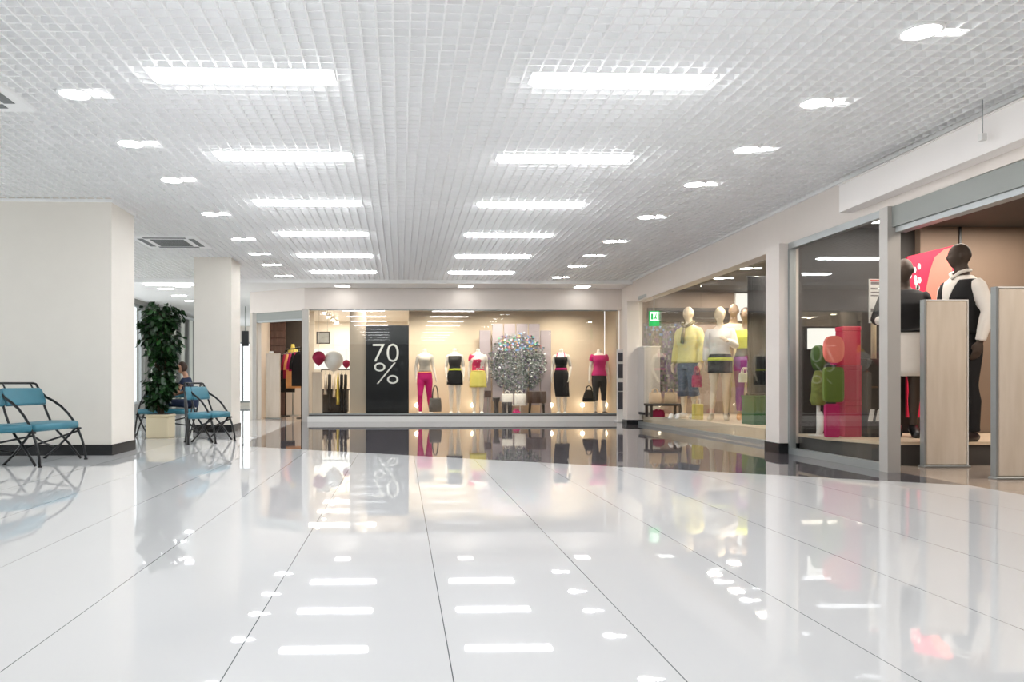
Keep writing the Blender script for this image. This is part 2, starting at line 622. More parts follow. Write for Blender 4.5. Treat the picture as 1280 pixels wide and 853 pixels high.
# ------------------------------------------------------------------ ceiling lights
ORD = ['nearest', 'second', 'third', 'fourth', 'fifth', 'farthest']
bar0 = None
BY = [5.1 + 1.79 * k for k in range(6)]
for row, X in (('left', -1.06), ('right', 1.49)):
    for k in range(-6, 6):
        Y = 5.1 + 1.79 * k
        if k < 0:
            continue
        lb = '%s long white light bar in the %s row of the grid ceiling' % (ORD[k], row)
        if bar0 is None:
            bar0 = thing('ceiling_light_bar', lb, 'ceiling light', (X, Y, 2.866), 0, 'long bars in the grid ceiling')
            MB().cbox(-0.598, 0.598, -0.088, 0.088, -0.024, 0.012, 0.008).build('diffuser', LAMP, bar0)
            MB().box(-0.58, 0.58, -0.09, 0.09, 0.071, 0.078).build('ceiling_fill_panel', UPL, bar0)  # unseen glowing top, added to brighten the ceiling from above the grid
            mb = MB()
            mb.box(-0.62, 0.62, -0.105, -0.088, -0.002, 0.07)
            mb.box(-0.62, 0.62, 0.088, 0.105, -0.002, 0.07)
            mb.box(-0.62, -0.6, -0.1, 0.1, -0.002, 0.07)
            mb.box(0.6, 0.62, -0.1, 0.1, -0.002, 0.07)
            mb.box(-0.6, 0.6, -0.1, 0.1, 0.06, 0.07)
            mb.build('frame', CEILW, bar0)
        else:
            dup(bar0, lb, (X, Y, 2.866))
# bare area lights stand in for unseen bars behind the viewer
for X in (-1.06, 1.49):
    for k in range(-5, 0):
        area((X, 5.1 + 1.79 * k, 2.85), 1.2, 0.2, 14.0 * PI * 0.24, (0.97, 0.985, 1))
        area((X, 5.1 + 1.79 * k, 2.945), 1.2, 0.2, 16.0 * PI * 0.24, (0.97, 0.985, 1), (PI, 0, 0))  # added upward light to brighten the ceiling here too

d0 = None
DY = [4.35, 5.48, 6.6, 7.78, 9.33, 10.95, 12.17, 13.3, 14.7]
NTH = ['first', 'second', 'third', 'fourth', 'fifth', 'sixth', 'seventh', 'eighth', 'ninth']


def downlight(X, Y, z, lb, group):
    global d0
    if d0 is None:
        d0 = thing('downlight', lb, 'ceiling light', (X, Y, z), 0, group)
        MB().disc((0, 0), 0.1, 0.004, 0.016).build('lens', DLAMP, d0)
        mb = MB()
        n = 28
        rs = []
        for r, zz in ((0.1, 0.01), (0.102, -0.004), (0.118, -0.004), (0.12, 0.004), (0.12, 0.06)):
            rs.append([(r * math.cos(2 * PI * k / n), r * math.sin(2 * PI * k / n), zz) for k in range(n)])
        mb.rings(rs, True, False)
        mb.build('ring', CEILW, d0)
        MB().prism([(0.12, -0.022), (0.235, 0.0), (0.12, 0.022)], -0.002, 0.004).build('glare_tail', DLAMP, d0)  # glowing wedge, the glare streak beside each lens built as a shape
        return d0
    o = dup(d0, lb, (X, Y, z))
    o['group'] = group
    return o


for i, Y in enumerate(DY):
    if i > 0:
        downlight(-2.32, Y, 2.864, '%s round downlight of the left row, counted from the nearest' % NTH[i - 1], 'round downlights of the left row')
    downlight(3.04, Y, 2.864, '%s round downlight of the right row, counted from the nearest' % NTH[i], 'round downlights of the right row')
# left aisle lights
for u, v, lb in ((203, 361, 'round downlight just below the light bar beside the second pillar'), (220, 369.5, 'bright round downlight above the plant, left of the second pillar'), (236, 376, 'farthest round downlight of the left aisle, beside the second pillar')):
    fw = 2.0 * F / (V0 - v)
    a = (u - U0) / F
    downlight(fw * (a * CT + ST), fw * (CT - a * ST), 2.803, lb, 'downlights over the left aisle')
o = dup(bar0, 'lone white light bar over the left aisle beside the second pillar', (-4.55, 15.45, 2.803))
q0 = thing('square_light', 'square white ceiling light over the far red and white balloons', 'ceiling light', (GX(428, 15.6), 15.62, 2.80), 0, 'square lights before the far shop')
bx(-0.15, 0.15, -0.15, 0.15, 0, 0.008).build('diffuser', lamp_mat('lamp_square', (255, 254, 250), 9.0), q0)
MB().box(-0.165, 0.165, -0.165, -0.15, -0.004, 0.0095).box(-0.165, 0.165, 0.15, 0.165, -0.004, 0.0095).box(-0.165, -0.15, -0.15, 0.15, -0.004, 0.0095).box(0.15, 0.165, -0.15, 0.15, -0.004, 0.0095).build('frame', CEILW, q0)
dup(q0, 'middle square ceiling light before the far shop, over the second mannequin', (GX(582, 15.6), 15.62, 2.80))
dup(q0, 'right square ceiling light before the far shop, near the magenta mannequin', (GX(728, 15.6), 15.62, 2.80))
dup(q0, 'square ceiling light in the left aisle above the light bar', (GX(217, 15.2) , 15.75, 2.80))

# ceiling air cassettes
VENTG = mat('vent_grey', (120, 122, 122), 0.6, var=0.05)
cs = thing('ceiling_air_cassette', 'square white air conditioning cassette in the ceiling above the plant', 'air conditioner', (-3.34, 11.2, 2.856), 0, 'ceiling air cassettes')
MB().cbox(-0.48, 0.48, -0.48, 0.48, 0.0, 0.03, 0.012).build('panel', CEILW, cs)
mb = MB()
for i in range(11):
    mb.box(-0.24, 0.24, -0.25 + i * 0.05, -0.235 + i * 0.05, -0.006, 0.002)
mb.build('grille', VENTG, cs)
for a in range(4):
    m = Matrix.Rotation(a * PI / 2, 4, 'Z')
    mb = MB().box(-0.30, 0.30, 0.32, 0.40, -0.003, 0.004)
    mb.v = [tuple(m @ Vector(v)) for v in mb.v]
    mb.build('slot', VENTG, cs)
dup(cs, 'air conditioning cassette cut by the left edge of the photo', (-3.22, 5.35, 2.856))

# ------------------------------------------------------------------ figures
def lerp(a, b, t):
    return a + (b - a) * t


FT = [(.80, .13, .10, 0), (.86, .160, .113, 0), (.93, .168, .115, .004), (1.0, .150, .102, .002), (1.08, .120, .086, -.004), (1.16, .118, .086, -.006),
      (1.24, .132, .102, -.016), (1.30, .140, .108, -.02), (1.36, .146, .094, -.008), (1.41, .148, .076, .0), (1.445, .10, .058, .006), (1.475, .052, .05, .008), (1.54, .047, .047, .004)]
MT = [(.80, .14, .11, 0), (.88, .165, .118, 0), (.95, .166, .116, 0), (1.03, .152, .108, 0), (1.12, .148, .104, -.002), (1.22, .162, .112, -.006),
      (1.32, .178, .118, -.008), (1.40, .180, .104, -.002), (1.46, .172, .082, .002), (1.50, .11, .064, .006), (1.53, .062, .058, .01), (1.60, .056, .056, .004)]


def tring(T, z, off=0.0, n=24, xo=0.0):
    for a, b in zip(T[:-1], T[1:]):
        if a[0] <= z <= b[0]:
            t = (z - a[0]) / (b[0] - a[0])
            rx, ry, cy = (lerp(a[i], b[i], t) for i in (1, 2, 3))
            break
    else:
        rx, ry, cy = (T[0] if z < T[0][0] else T[-1])[1:]
    rx += off
    ry += off
    r = []
    for k in range(n):
        an = 2 * PI * k / n
        r.append((xo + rx * math.copysign(abs(math.cos(an)) ** .88, math.cos(an)), cy + ry * math.copysign(abs(math.sin(an)) ** .88, math.sin(an)), z))
    return r


def torso(T, za, zb, off=0.0, n=24, warp=None):
    zs = sorted({za, zb} | {q[0] for q in T if za < q[0] < zb} | {lerp(za, zb, i / 9) for i in range(10)})
    rs = [tring(T, z, off, n) for z in zs]
    if warp:
        rs = [[warp(Vector(p)) for p in r] for r in rs]
    return rs


def fpose(male=False, **k):
    """joints of a standing figure facing -y"""
    if male:
        p = dict(sl=(-.178, 0, 1.435), sr=(.178, 0, 1.435), el=(-.25, .02, 1.16), er=(.25, .02, 1.16), wl=(-.255, -.05, .91), wr=(.255, -.05, .91),
                 hl=(-.09, 0, .88), hr=(.09, 0, .88), kl=(-.10, -.01, .50), kr=(.10, -.01, .50), al=(-.11, .02, .085), ar=(.11, .02, .085), tl=(-.03, -.2), tr=(.05, -.2))
    else:
        p = dict(sl=(-.158, 0, 1.40), sr=(.158, 0, 1.40), el=(-.205, .03, 1.13), er=(.205, .03, 1.13), wl=(-.215, -.03, .89), wr=(.215, -.03, .89),
                 hl=(-.085, 0, .86), hr=(.085, 0, .86), kl=(-.085, -.01, .48), kr=(.085, -.01, .48), al=(-.085, .03, .10), ar=(.085, .03, .10), tl=(-.02, -.18), tr=(.03, -.18))
    p.update(k)
    return p


def limb(mb, J, R, seg=14):
    """smooth tapered tube through joints with bulges"""
    mb.tube(J, R, seg)


def arm_path(p, s, male, off=0.0, upto=1.0):
    a, b, c = Vector(p['s' + s]), Vector(p['e' + s]), Vector(p['w' + s])
    g = 1.22 if male else 1.0
    J = [a + Vector((0.02 * (1 if a.x < 0 else -1), 0, .012)), a.lerp(b, .12), a.lerp(b, .45), a.lerp(b, .85), b, b.lerp(c, .18), b.lerp(c, .5), b.lerp(c, .85), c]
    R = [.036, .044, .042, .036, .034, .036, .032, .025, .024]
    R = [r * g + off for r in R]
    n = max(2, int(round(upto * len(J))))
    return J[:n], R[:n]


def hand(mb, p, s, male, curl=0.35):
    w = Vector(p['w' + s])
    d = (w - Vector(p['e' + s])).normalized()
    sx = 1 if w.x > 0 else -1
    # palm normal faces the body; thumb forward
    nrm = Vector((-sx, 0, 0))
    nrm = (nrm - d * nrm.dot(d)).normalized()
    fwd = d.cross(nrm).normalized()
    if fwd.y > 0:
        fwd = -fwd
    g = 1.12 if male else 0.95
    ps = [w - d * .01, w + d * .03 * g, w + d * .06 * g, w + d * .095 * g]
    mb.tube(ps, [.023 * g, .034 * g, .041 * g, .038 * g], 12, (nrm, .45))
    for i, (o, ln) in enumerate(((.030, .075), (.010, .085), (-.010, .080), (-.029, .062))):
        b = w + d * .085 * g + fwd * o * g
        q = [b]
        dd = d.copy()
        for k in range(3):
            dd = (dd + nrm * curl * .55).normalized()
            q.append(q[-1] + dd * ln * g / 3)
        mb.tube(q, [.0100 * g, .0098 * g, .0088 * g, .0070 * g], 8)
    b = w + d * .025 * g + fwd * .022 * g
    mb.tube([b, b + (fwd * .7 + d * .7) * .035 * g, b + (fwd * .75 + d * 1.5 + nrm * .15) * .037 * g], [.0135 * g, .012 * g, .008 * g], 8)


def leg_path(p, s, male, off=0.0, a0=0.0, a1=1.0):
    h, k, a = Vector(p['h' + s]), Vector(p['k' + s]), Vector(p['a' + s])
    g = 1.1 if male else 1.0
    pts = [(h, .088), (h.lerp(k, .25), .084), (h.lerp(k, .6), .068), (h.lerp(k, .9), .054), (k, .052), (k.lerp(a, .12) + Vector((0, .006, 0)), .049),
           (k.lerp(a, .32) + Vector((0, .014, 0)), .052), (k.lerp(a, .6) + Vector((0, .006, 0)), .043), (k.lerp(a, .9), .033), (a, .034)]
    n = len(pts)
    i0, i1 = int(round(a0 * (n - 1))), int(round(a1 * (n - 1)))
    q = pts[i0:i1 + 1]
    return [x[0] for x in q], [x[1] * g + off for x in q]


def foot(mb, p, s, off=0.0, gz=0.0):
    a = Vector(p['a' + s])
    t = Vector((p['t' + s][0], p['t' + s][1], 0))
    ln = t.length
    t = t / ln
    if True:
        hz = a.z - gz
        pts = [a - t * .045 + Vector((0, 0, .035 - hz if hz < .12 else -.05)), a + Vector((0, 0, -.035)), a + t * .06 + Vector((0, 0, -.5 * hz)), a + t * ln * .68 + Vector((0, 0, .032 - hz)), a + t * ln + Vector((0, 0, .022 - hz))]
        mb.tube(pts, [.026 + off, .036 + off, .036 + off, .034 + off, .018 + off], 12)


def head(mb, T, p, face=0.0, turn=0.0, pitch=0.0, zc=None):
    z = T[-1][0]
    c = Vector((0, -.012, z + .105)) if zc is None else zc
    m = Matrix.Rotation(turn, 3, 'Z') @ Matrix.Rotation(pitch, 3, 'X')

    def fn(q):
        d = q - c
        x, y, zz = d
        if zz < 0:
            k = 1 + zz * 2.6
            x *= k
            y = y * (1 + zz * 1.2) - zz * -.12
        if face and y < 0:
            y -= .018 * math.exp(-(x / .012) ** 2) * math.exp(-((zz + .015) / .022) ** 2)
            y += .012 * (math.exp(-((x - .032) / .016) ** 2) + math.exp(-((x + .032) / .016) ** 2)) * math.exp(-((zz - .008) / .012) ** 2)
            y -= .006 * math.exp(-(x / .02) ** 2) * math.exp(-((zz + .055) / .008) ** 2)
            y -= .008 * math.exp(-(x / .02) ** 2) * math.exp(-((zz + .095) / .014) ** 2)
        return c + m @ Vector((x, y, zz))
    mb.ell(c, (.074, .094, .118), 28, 26, fn)
    for sx in (-1, 1):
        e = c + m @ Vector((sx * .075, .01, -.005))
        mb.ell(e, (.010, .02, .03), 8, 6)


def remesh(mb, name, m, parent, vox=0.011):
    """joins the overlapping closed lofts into one continuous skin"""
    o = mb.build(name, m, parent)
    md = o.modifiers.new('r', 'REMESH')
    md.mode = 'VOXEL'
    md.voxel_size = vox
    md.use_smooth_shade = True
    sm = o.modifiers.new('s', 'SMOOTH')
    sm.iterations = 3
    sm.factor = 0.4
    dg = bpy.context.evaluated_depsgraph_get()
    me = bpy.data.meshes.new_from_object(o.evaluated_get(dg))
    o.modifiers.clear()
    old = o.data
    o.data = me
    bpy.data.meshes.remove(old)
    me.name = name
    return o


def mannequin(label, loc, rz, skin, sc=1.0, male=False, hd=True, turn=0.0, vox=0.012, group=None, **pose):
    T = MT if male else FT
    p = fpose(male, **pose)
    t = thing('mannequin', label, 'mannequin', loc, rz, group, sc)
    mb = MB()
    mb.wrings(torso(T, T[0][0], T[-1][0]))
    if hd:
        head(mb, T, p, 1.0, turn)
        mb.tube([(0, .004, T[-1][0] - .03), (0, -.004, T[-1][0] + .05)], [T[-1][1], T[-1][1] * .95], 14)
    else:
        z = T[-1][0]
        mb.tube([(0, .004, z - .02), (0, .004, z + .012), (0, .004, z + .02)], [.047, .044, .03], 14)
    for s in 'lr':
        J, R = arm_path(p, s, male)
        limb(mb, J, R)
        hand(mb, p, s, male)
        J, R = leg_path(p, s, male)
        limb(mb, J, R)
        foot(mb, p, s)
    remesh(mb, 'body', skin, t, vox)
    return t, T, p


def top(t, T, p, m, za=.98, zb=1.43, off=.012, sleeve=0.0, name='top', soff=.012, label=None):
    mb = MB().wrings(torso(T, za, zb, off))
    if sleeve > 0:
        for s in 'lr':
            J, R = arm_path(p, s, T is MT, soff, sleeve)
            mb.tube(J, R, 14)
    return remesh(mb, name, m, t, .012) if sleeve > 0 else mb.build(name, m, t, label=label)


def skirt(t, T, m, zt_, zh, rx, ry, name='skirt', off=.014, xo=0.0, n=28, flare=0.0):
    rs = []
    for i in range(9):
        k = i / 8
        z = lerp(zt_, zh, k)
        if z > .9:
            r = tring(T, z, off, n)
        else:
            b = tring(T, .9, off, n)
            kk = (.9 - z) / (.9 - zh)
            r = []
            for j in range(n):
                an = 2 * PI * j / n
                wv = 1 + flare * math.sin(an * 7) * kk
                ex, ey = rx * wv * math.cos(an) + xo * kk, ry * wv * math.sin(an)
                r.append((lerp(b[j][0], ex, kk), lerp(b[j][1], ey, kk), z))
        rs.append(r)
    return MB().wrings(rs).build(name, m, t)


def trousers(t, T, p, m, zt_=1.03, a1=1.0, off=.010, name='trousers', wide=0.0):
    mb = MB().wrings(torso(T, T[0][0], zt_, off))
    for s in 'lr':
        J, R = leg_path(p, s, T is MT, off, 0, a1)
        R = [r + wide * i / len(R) for i, r in enumerate(R)]
        mb.tube(J, R, 14)
    return remesh(mb, name, m, t, .012)


def belt(t, T, m, z, h=.03, off=.02):
    return MB().wrings([tring(T, z, off - .004), tring(T, z + .003, off), tring(T, z + h - .003, off), tring(T, z + h, off - .004)]).build('belt', m, t)


def shoes(t, p, m, off=.006, name='shoe'):
    for s in 'lr':
        mb = MB()
        foot(mb, p, s, off)
        a = p['a' + s]
        if a[2] > .1:
            mb.tube([(a[0], a[1] + .045, .05), (a[0], a[1] + .05, .004)], [.014, .008], 8)
        mb.build(name, m, t)


def stand(t, m=None):
    """round base plate under the figure"""
    MB().disc((0, 0.02), .17, -.001, .008, 28).build('base_plate', m or ALU, t)


def handbag(label, loc, rz, m, w_=.34, h=.27, d=.13, group=None, slouch=.2, strap=.22, sc=1.0):
    t = thing('handbag', label, 'bag', loc, rz, group, sc)
    rs = []
    n = 24
    for i in range(9):
        k = i / 8
        z = h * k
        ww = w_ / 2 * (1 - .10 * (1 - k) ** 3 - slouch * k ** 1.6)
        dd = d / 2 * (1 - .15 * (1 - k) ** 3 - .75 * k ** 2)
        ring = []
        for j in range(n):
            an = 2 * PI * j / n
            cx = math.copysign(abs(math.cos(an)) ** .6, math.cos(an))
            sy = math.copysign(abs(math.sin(an)) ** .7, math.sin(an))
            ring.append((ww * cx, dd * sy * (1 + .05 * math.sin(3 * an + 5 * k)), z))
        rs.append(ring)
    MB().wrings(rs).build('bag_body', m, t)
    mb = MB()
    for y in (-.02, .02):
        mb2 = [(math.cos(a) * w_ * .22, y, h - .015 + math.sin(a) * strap) for a in [PI * q / 12 for q in range(13)]]
        mb.tube(mb2, .008, 6)
    mb.build('handle', m, t)
    return t


# ------------------------------------------------------------------ FAR SHOP
YB = 17.05
xl, xr = GX(437, 16.6), 4.6
FZ = 0.10
struct('platform_far', bx(GX(437, 16.3), 4.6, 16.15, YB, 0, FZ), PLAT)
mb = MB()
mb.box(GX(511, YB), 4.60, YB, YB + .1, 0, 2.7)
struct('wall_display_back', mb, BEIGE)
struct('wall_display_side', bx(4.61, 4.67, 16.15, YB, 0, 2.7), BEIGE)
struct('wall_partition', bx(GX(437, 16.45), GX(458, 16.45), 16.45, 16.55, 0, 2.62), BEIGED)
struct('ceiling_far_shop', bx(-3.25, 4.7, 16.97, 24, 2.62, 2.72), WHITE)
struct('ceiling_far_display', bx(-1.95, 4.5, 16.14, 16.97, 2.62, 2.72), DARKG)
struct('wall_shop_rear', bx(-3.25, 4.7, 22.5, 22.6, 0, 2.62), PLAST)
struct('wall_shop_end', bx(0.2, 0.3, YB + .1, 22.5, 0, 2.62), PLAST)
# black banner with the discount
xa, xb = GX(457.5, 16.4), GX(511, 16.4)
zt70 = GZ(407, 0, 16.4)
bn = thing('sale_board', 'tall black sale board reading 70 % in the far shop window', 'sign', (0, 16.4, 0))
MB().box(xa, xb, 0, .03, FZ, zt70).build('board', BLACK, bn)


def text_mesh(body, name, x, z, h, wd, m, parent, y=-.004, ext=.002):
    cu = bpy.data.curves.new('t', 'FONT')
    cu.body = body
    cu.extrude = ext
    cu.size = 1.0
    cu.offset = -0.012
    o = bpy.data.objects.new('t', cu)
    COL.objects.link(o)
    dg = bpy.context.evaluated_depsgraph_get()
    me = bpy.data.meshes.new_from_object(o.evaluated_get(dg))
    bpy.data.objects.remove(o)
    xs = [v.co.x for v in me.vertices]
    ys = [v.co.y for v in me.vertices]
    sx, sy = wd / (max(xs) - min(xs)), h / (max(ys) - min(ys))
    for v in me.vertices:
        X, Yv, Zv = v.co
        v.co = (x + (X - min(xs)) * sx, y + (-Zv), z + (Yv - min(ys)) * sy)
    me.name = name
    me.materials.clear()
    me.materials.append(m)
    r = bpy.data.objects.new(name, me)
    COL.objects.link(r)
    r.parent = parent
    return r


LETT = mat('letter_white', (236, 236, 232), 0.5, var=0.0)
x0, x1 = GX(466, 16.4), GX(498.5, 16.4)
text_mesh('70', 'number', x0, GZ(452.5, -.4, 16.4), GZ(430, -.4, 16.4) - GZ(452.5, -.4, 16.4), x1 - x0, LETT, bn)
x0, x1 = GX(467.5, 16.4), GX(498, 16.4)
text_mesh('%', 'percent_sign', x0, GZ(480, -.4, 16.4), GZ(453.5, -.4, 16.4) - GZ(480, -.4, 16.4), x1 - x0, LETT, bn)

GRP = 'headless mannequins in the far shop window'
YM = 16.55
k = .935
# one: fuchsia trousers
t, T, p = mannequin('headless mannequin in fuchsia trousers and grey scoop top, nearest the 70 % board', (GX(531, YM), YM, FZ), .15, SKINW, k, hd=False, group=GRP, kl=(-.12, -.05, .48), al=(-.10, .03, .1), kr=(.11, .02, .48), ar=(.16, .08, .1), wr=(.25, -.02, .89))
trousers(t, T, p, FUCH, 1.02, .96)
top(t, T, p, mat('silver_cloth', (196, 186, 172), .6, var=.25, scale=18), 1.02, 1.36, .012)
belt(t, T, mat('orange_belt', (232, 130, 90), .6), .99)
shoes(t, p, WHITE)
handbag('grey patterned handbag hanging beside the fuchsia trousers', (GX(544, 16.45), 16.42, GZ(515, 0, 16.45)), .3, mat('grey_snake', (92, 84, 78), .5, var=.6, scale=22), .30, .30, .14, slouch=.15, strap=.28)
# two: black top, yellow belt, shorts
t, T, p = mannequin('headless mannequin in black vest, lime belt and dark shorts in the far window', (GX(568.5, YM), YM, FZ), 0, SKINW, k, hd=False, group=GRP, wl=(-.20, -.08, .92), wr=(.20, -.08, .92))
top(t, T, p, GRYC, 1.06, 1.39, .013)
skirt(t, T, BLKC, 1.06, .72, .19, .14, 'shorts')
belt(t, T, LIME, 1.05, .045)
shoes(t, p, WHITE)
# three: white and pink top, yellow skirt
t, T, p = mannequin('headless mannequin in white and pink top with yellow skirt, beside the mosaic panels', (GX(597.5, YM), YM, FZ), -.12, SKINW, k, hd=False, group=GRP)
pt = bpy.data.materials.new('pink_white_print')
pt.use_nodes = True
nt = pt.node_tree
tc = nt.nodes.new('ShaderNodeTexCoord')
nz = nt.nodes.new('ShaderNodeTexNoise')
nz.inputs['Scale'].default_value = 5.5
rp = nt.nodes.new('ShaderNodeValToRGB')
rp.color_ramp.interpolation = 'CONSTANT'
rp.color_ramp.elements[0].color = srgb(238, 226, 218)
rp.color_ramp.elements[1].color = srgb(224, 52, 100)
rp.color_ramp.elements[1].position = .52
nt.links.new(tc.outputs['Object'], nz.inputs['Vector'])
nt.links.new(nz.outputs['Fac'], rp.inputs['Fac'])
nt.links.new(rp.outputs['Color'], nt.nodes['Principled BSDF'].inputs['Base Color'])
top(t, T, p, pt, 1.0, 1.41, .02, .3)
skirt(t, T, YELC, 1.04, .66, .20, .15, 'skirt', .02, flare=.06)
belt(t, T, YELC, 1.02, .03, .026)
shoes(t, p, WHITE)
# four: black dress
t, T, p = mannequin('headless mannequin in black dress with pink belt right of the mosaic panels', (GX(701.5, YM), YM, FZ), -.35, SKINW, k, hd=False, group=GRP, kl=(-.06, -.05, .48), al=(-.05, -.02, .1), wr=(.20, -.10, .90), er=(.22, .04, 1.13))
top(t, T, p, BLKC, 1.06, 1.36, .012, name='bodice')
skirt(t, T, BLKC, 1.07, .44, .165, .13, 'dress_skirt', .014, .03)
belt(t, T, FUCH, 1.06, .05)
mb = MB()
for sx in (-1, 1):
    mb.tube([(sx * .095, -.085, 1.33), (sx * .09, -.06, 1.43), (sx * .06, .0, 1.475), (0, .05, 1.48)], .012, 8)
mb.build('collar', FUCH, t)
shoes(t, p, WHITE)
# five: magenta top
t, T, p = mannequin('headless mannequin in magenta blouse and black cropped leggings at the right end', (GX(749, YM), YM, FZ), .1, SKINW, k, hd=False, group=GRP, kl=(-.09, -.02, .48), kr=(.11, .0, .48), ar=(.14, .04, .1), wl=(-.25, -.02, .89))
trousers(t, T, p, BLKC, 1.02, .72)
top(t, T, p, FUCH, .93, 1.41, .02, .28, soff=.022)
shoes(t, p, LEATH)
handbag('slouchy black leather bag beside the magenta blouse mannequin', (GX(735.5, 16.42), 16.38, GZ(502.5, 2, 16.42)), .1, BLKC, .30, .26, .14, slouch=.55, strap=.10)
# display floor lamps
f0 = None
for i, (u, lb) in enumerate(((521, 'small glowing round floor lamp left of the fuchsia trousers'), (591, 'small glowing round floor lamp behind the yellow skirt mannequin'), (689, 'small glowing round floor lamp between mosaic panels and black dress'), (728, 'small glowing round floor lamp beside the black leather bag'), (757.5, 'small glowing round floor lamp at the right end of the far window'))):
    if f0 is None:
        f0 = thing('floor_spotlight', lb, 'lamp', (GX(u, 16.9), 16.9, FZ), 0, 'small round lamps on the window floor')
        MB().ell((0, 0, .22), (.045, .045, .045)).build('globe', SPOTL, f0)
        MB().disc((0, 0), .04, 0, .012).tube([(0, 0, .01), (0, 0, .18)], .008, 8).build('stem', WHITE, f0)
    else:
        dup(f0, lb, (GX(u, 16.9), 16.9, FZ))

# mosaic panels
PEARL = mat('pearl_panel', (190, 178, 182), .22, metal=.25, var=.05)
mp = thing('mosaic_screen', 'folding pearl screen with a round mosaic of shimmering tiles in the far window', 'screen', (0, 0, 0))
us = [599, 614.5, 629, 644.5, 660, 675, 690]
for i in range(6):
    a, b = GX(us[i] + .7, 16.8), GX(us[i + 1] - .7, 16.8)
    out = i in (0, 5)
    yo = 16.84 if out else 16.76
    zt_ = GZ(413 if out else 405, 2, 16.8)
    zb_ = GZ(497 if out else 507, 2, 16.8) if i != 1 else GZ(502, 2, 16.8)
    zb_ = FZ if i in (0, 5) else zb_
    MB().cbox(a, b, yo, yo + .02, zb_, zt_, .004).build('panel', PEARL, mp)
mb = MB()
tm = [mat('tile_%d' % i, c, .25, metal=.1, var=.1) for i, c in enumerate(((92, 100, 94), (122, 130, 122), (158, 160, 156), (196, 196, 198), (120, 106, 134), (206, 186, 120), (120, 160, 214), (222, 150, 150), (110, 190, 150)))]
rnd = random.Random(3)
cxm, czm = GX(647, 16.7), GZ(453, 2, 16.7)
R_ = 38 * 16.7 / F
for i in range(2300):
    r = R_ * math.sqrt(rnd.random())
    a = rnd.random() * 2 * PI
    dx, dz = r * math.cos(a), r * math.sin(a) * 1.02
    if rnd.random() < max(0, (r / R_ - .8) * 4):
        continue
    s_ = rnd.uniform(.010, .021)
    m = Matrix.Rotation(rnd.random() * PI, 3, 'Y') @ Matrix.Rotation(rnd.uniform(-.5, .5), 3, 'X') @ Matrix.Rotation(rnd.uniform(-.5, .5), 3, 'Z')
    hi = dz / R_
    if hi > .35 and rnd.random() < .35:
        continue
    if hi > .4 and rnd.random() < .65:
        mb.cur = rnd.choice((5, 6, 7, 8, 3, 6, 3))  # rainbow highlights of the upper part put into the tile colours
    else:
        mb.cur = rnd.choice((0, 0, 1, 1, 2, 2, 3, 4, 0))
    yb = 16.735 if abs(dx) < .62 else 16.80
    c = Vector((cxm + dx, yb - rnd.uniform(0, .015), czm + dz))
    vs = [c + m @ Vector((sx * s_, sy * .003, sz * s_)) for sx, sy, sz in ((-1, -1, -1), (1, -1, -1), (1, 1, -1), (-1, 1, -1), (-1, -1, 1), (1, -1, 1), (1, 1, 1), (-1, 1, 1))]
    mb.add(vs, [(0, 3, 2, 1), (4, 5, 6, 7), (0, 1, 5, 4), (1, 2, 6, 5), (2, 3, 7, 6), (3, 0, 4, 7)])
mb.build('mosaic_tiles', tm, mp, kind='stuff')

# small furniture and goods under the screen
def P2(u, v, Y):
    X = GX(u, Y)
    return X, GZ(v, X, Y)
YT = 16.42
xa, z1 = P2(658, 489.5, YT)
xb, z0 = P2(683, 504, YT)
tb = thing('drum_table', 'brown drum-shaped side table under the right of the mosaic screen', 'table', ((xa + xb) / 2, YT, FZ))
hw = (xb - xa) / 2
MB().wrings([[(hw * q * math.cos(a), .19 * q * math.sin(a), z - FZ) for a in [2 * PI * j / 32 for j in range(32)]] for q, z in ((.97, z0), (1, z0 + .01), (1, z1 - .01), (.97, z1))]).build('drum', mat('walnut', (84, 62, 52), .35, var=.2), tb)
for sx in (-.55, .55):
    MB().tube([(sx * hw + .02 * (1 if sx > 0 else -1), -.02, z0 - FZ + .01), (sx * hw + .04 * (1 if sx > 0 else -1), -.02, 0)], [.03, .022], 10).build('leg', DARKB, tb)
xa, z1 = P2(682, 488.5, 16.62)
xb, z0 = P2(687, 497, 16.62)
xc, zt_ = P2(610, 488.5, 16.6)
sh_ = thing('wall_shelf', 'small brown box shelf left of the mosaic screen', 'shelf', (xc, 16.62, GZ(497, xc, 16.62)))
h_ = zt_ - GZ(497, xc, 16.62)
MB().cbox(-.07, .07, -.07, .07, 0, h_).build('box', mat('walnut', (84, 62, 52), .35), sh_)
MB().tube([(0, .03, -.001), (0, .03, -(GZ(497, xc, 16.62) - FZ))], .012, 8).build('stem', ALU, sh_)
MB().disc((0, .03), .08, -(GZ(497, xc, 16.62) - FZ), -(GZ(497, xc, 16.62) - FZ) + .01).build('foot_plate', ALU, sh_)
x_, z_ = P2(620.5, 497, YT)
pl = thing('pedestal', 'slim dark pedestal with a flared top under the mosaic screen', 'pedestal', (x_, YT, FZ))
hh = z_ - FZ
MB().wrings([[(q * math.cos(a), q * math.sin(a), z) for a in [2 * PI * j / 24 for j in range(24)]] for q, z in ((.06, 0), (.06, .02), (.05, .05), (.05, hh - .12), (.075, hh - .05), (.08, hh - .03), (.08, hh))]).build('column', DARKB, pl)
